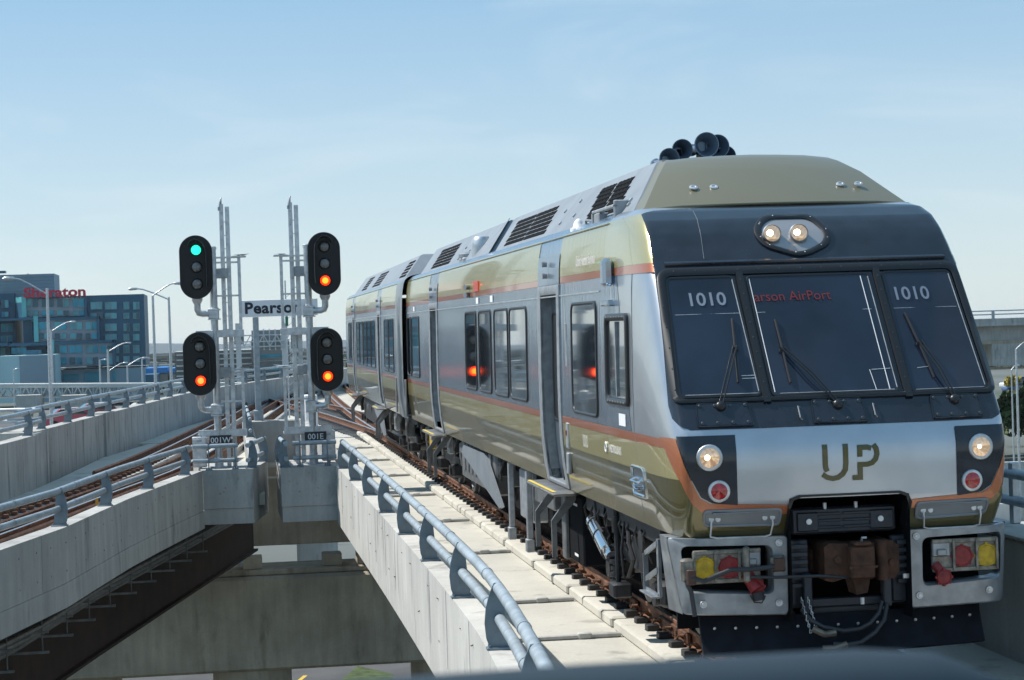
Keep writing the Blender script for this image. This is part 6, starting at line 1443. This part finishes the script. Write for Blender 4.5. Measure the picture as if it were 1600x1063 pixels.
for i, (px, py, y, h, w, m) in enumerate(((1597, 612, 230, 5.5, 6, M_leaf), (1580, 587, 270, 2.2, 1.8, M_leafy), (1612, 610, 215, 6, 7, M_leaf), (1582, 622, 205, 3.5, 4, M_leaf))):
    x, z = P_(px, py, y); tree(['green leafy tree at the right edge under the overpass', 'yellowing small tree left of the green trees at the right edge', 'dark green bushy tree cut by the right frame edge', 'low green bush nearest the railway at the right edge'][i], x, y, z-h, h, w, m, 1300, i)
rg = thing('concrete_wall', 'pale low retaining wall on the ground beyond the train front', 'wall', (52, 130, -13)); part('wall_block', MB().box(40, 80, 128, 128.5, -13.5, -8.2), M_conc, rg, None); part('wall_block', MB().box(38, 80, 104, 104.4, -13.4, -8.9), M_conc, rg, None)
part('wall_block', MB().box(36, 80, 92, 110, -14, -10.0), M_concL, rg, None)
for i, (px, py, y, m, lb) in enumerate(((1584, 594, 300, M_cw, 'white car in the far lot right of the train'), (1596, 590, 320, M_cd, 'dark car in the far lot at the right edge'), (1590, 600, 270, mat('blue_car_paint', (.05, .09, .2), .25, coat=1), 'blue car in the far lot below the white one'))):
    x, z = P_(px, py, y); car_thing(lb, x, y, z-1.2, .1, m)
solo('parking_lot', MB().box(60, 190, 240, 380, -8.0, -7.9), M_asph, kind='structure', smooth=None) if False else None

# far town, trees and hills
hx = [(228, 243, 575, 584), (246, 262, 574, 583), (268, 284, 575, 583)]
for i, (a, b, c, d) in enumerate(hx):
    t = thing('warehouse', ['blue shed just right of the hotel corner', 'middle blue shed between the crossed street lamps', 'right blue shed beside the left signal'][i], 'shed', (P_(a, d, 520)[0], 520, P_(a, d, 520)[1]), 'blue sheds beyond the hotel')
    part('wall', sheet(MB(), a, b, c, d, 520, 20), mat('blue_shed_cladding', (.03, .20, .50), .5), t, None); part('base', sheet(MB(), a, b, d, 600, 520.5, 19), mat('tan_wall', (.30, .28, .24), .8), t, None)
dt = thing('warehouse', 'dark parking structure beside the right corner of the hotel', 'building', (P_(230, 600, 500)[0], 500, -16)); part('wall', sheet(MB(), 228, 246, 585, 610, 500, 20), M_hw, dt, None)
rnd = random.Random(5)
for nm, m, cnt in (('distant_buildings', mat('far_pale_wall', (.42, .42, .40), .8), 620), ('distant_roofs', mat('far_grey_roof', (.20, .21, .22), .8), 520), ('distant_trees', mat('far_trees', (.035, .055, .03), .9), 1500)):
    mb = MB()
    for k in range(cnt):
        y = 640*(12**rnd.random()); a = math.radians(rnd.uniform(-9, 27)); x = -5.5+math.tan(a)*y
        w = rnd.uniform(5, 16)*(y/1500)**.5*(1 if nm != 'distant_buildings' else 1.6); h = rnd.uniform(2.5, 7.0) if nm != 'distant_trees' else rnd.uniform(3, 7.5)
        if x < -25 and y < 720: continue
        mb.box(x-w, x+w, y, y+rnd.uniform(8, 25), gz-.3, gz+h)
    solo(nm, mb, m, nm.replace('_', ' ')+' spread across the plain to the skyline', 'distant town', kind='stuff', rail=False, smooth=None)
mb = MB(); V = []
for k in range(81):
    x = -3500+k*130; h = 30+14*math.sin(k*.31)+8*math.sin(k*.83+1); V += [(x, 9000, gz-5), (x, 9150, gz+h), (x, 9700, gz-5)]
mb.add(V, [(i*3+j, i*3+j+1, i*3+4+j, i*3+3+j) for i in range(80) for j in range(2)]); solo('hills', mb, mat('hill_woods', (.06, .085, .10), .95), kind='structure', rail=False)

# blurred painted rail just in front of the camera
fg = thing('handrail', 'blurred blue grey handrail across the bottom edge close to the camera', 'handrail', (-5.3, -16.3, 2.9))
pts = [(-6.6, -16.28, 2.86), (-5.9, -16.3, 2.882), (-5.47, -16.3, 2.893), (-5.24, -16.3, 2.897), (-5.02, -16.3, 2.897), (-4.965, -16.3, 2.892), (-4.93, -16.3, 2.876), (-4.912, -16.3, 2.85), (-4.905, -16.3, 2.78), (-4.905, -16.3, 2.2)]
part('rail_pipe', MB().tube(pts, .042, 20), mat('foreground_rail_paint', (.03, .048, .064), .75, spec=.2), fg, 60)

# ------------------------------------------------------------ haze
hb = MB().box(-9500, 12500, -400, 15000, gz-2, 60); hzo = mesh_obj('haze', hb, [], (0, 0, 0)); hzo['kind'] = 'stuff'; hzo['label'] = 'thin pale summer haze over the far plain'; hzo['category'] = 'haze'
hm = bpy.data.materials.new('haze_air'); hm.use_nodes = True; hn = hm.node_tree; hn.nodes.clear()
ho = hn.nodes.new('ShaderNodeOutputMaterial'); pv = hn.nodes.new('ShaderNodeVolumePrincipled'); pv.inputs['Color'].default_value = (.86, .93, 1.0, 1); pv.inputs['Density'].default_value = 3.6e-5; pv.inputs['Anisotropy'].default_value = .2
hn.links.new(pv.outputs[0], ho.inputs['Volume']); hzo.data.materials.append(hm)

# ------------------------------------------------------------ lay the railway on its grade
car2.rotation_euler[2] = -math.radians(.30)
bpy.context.view_layer.update()
for o in RAIL: o.matrix_world = RG @ o.matrix_world
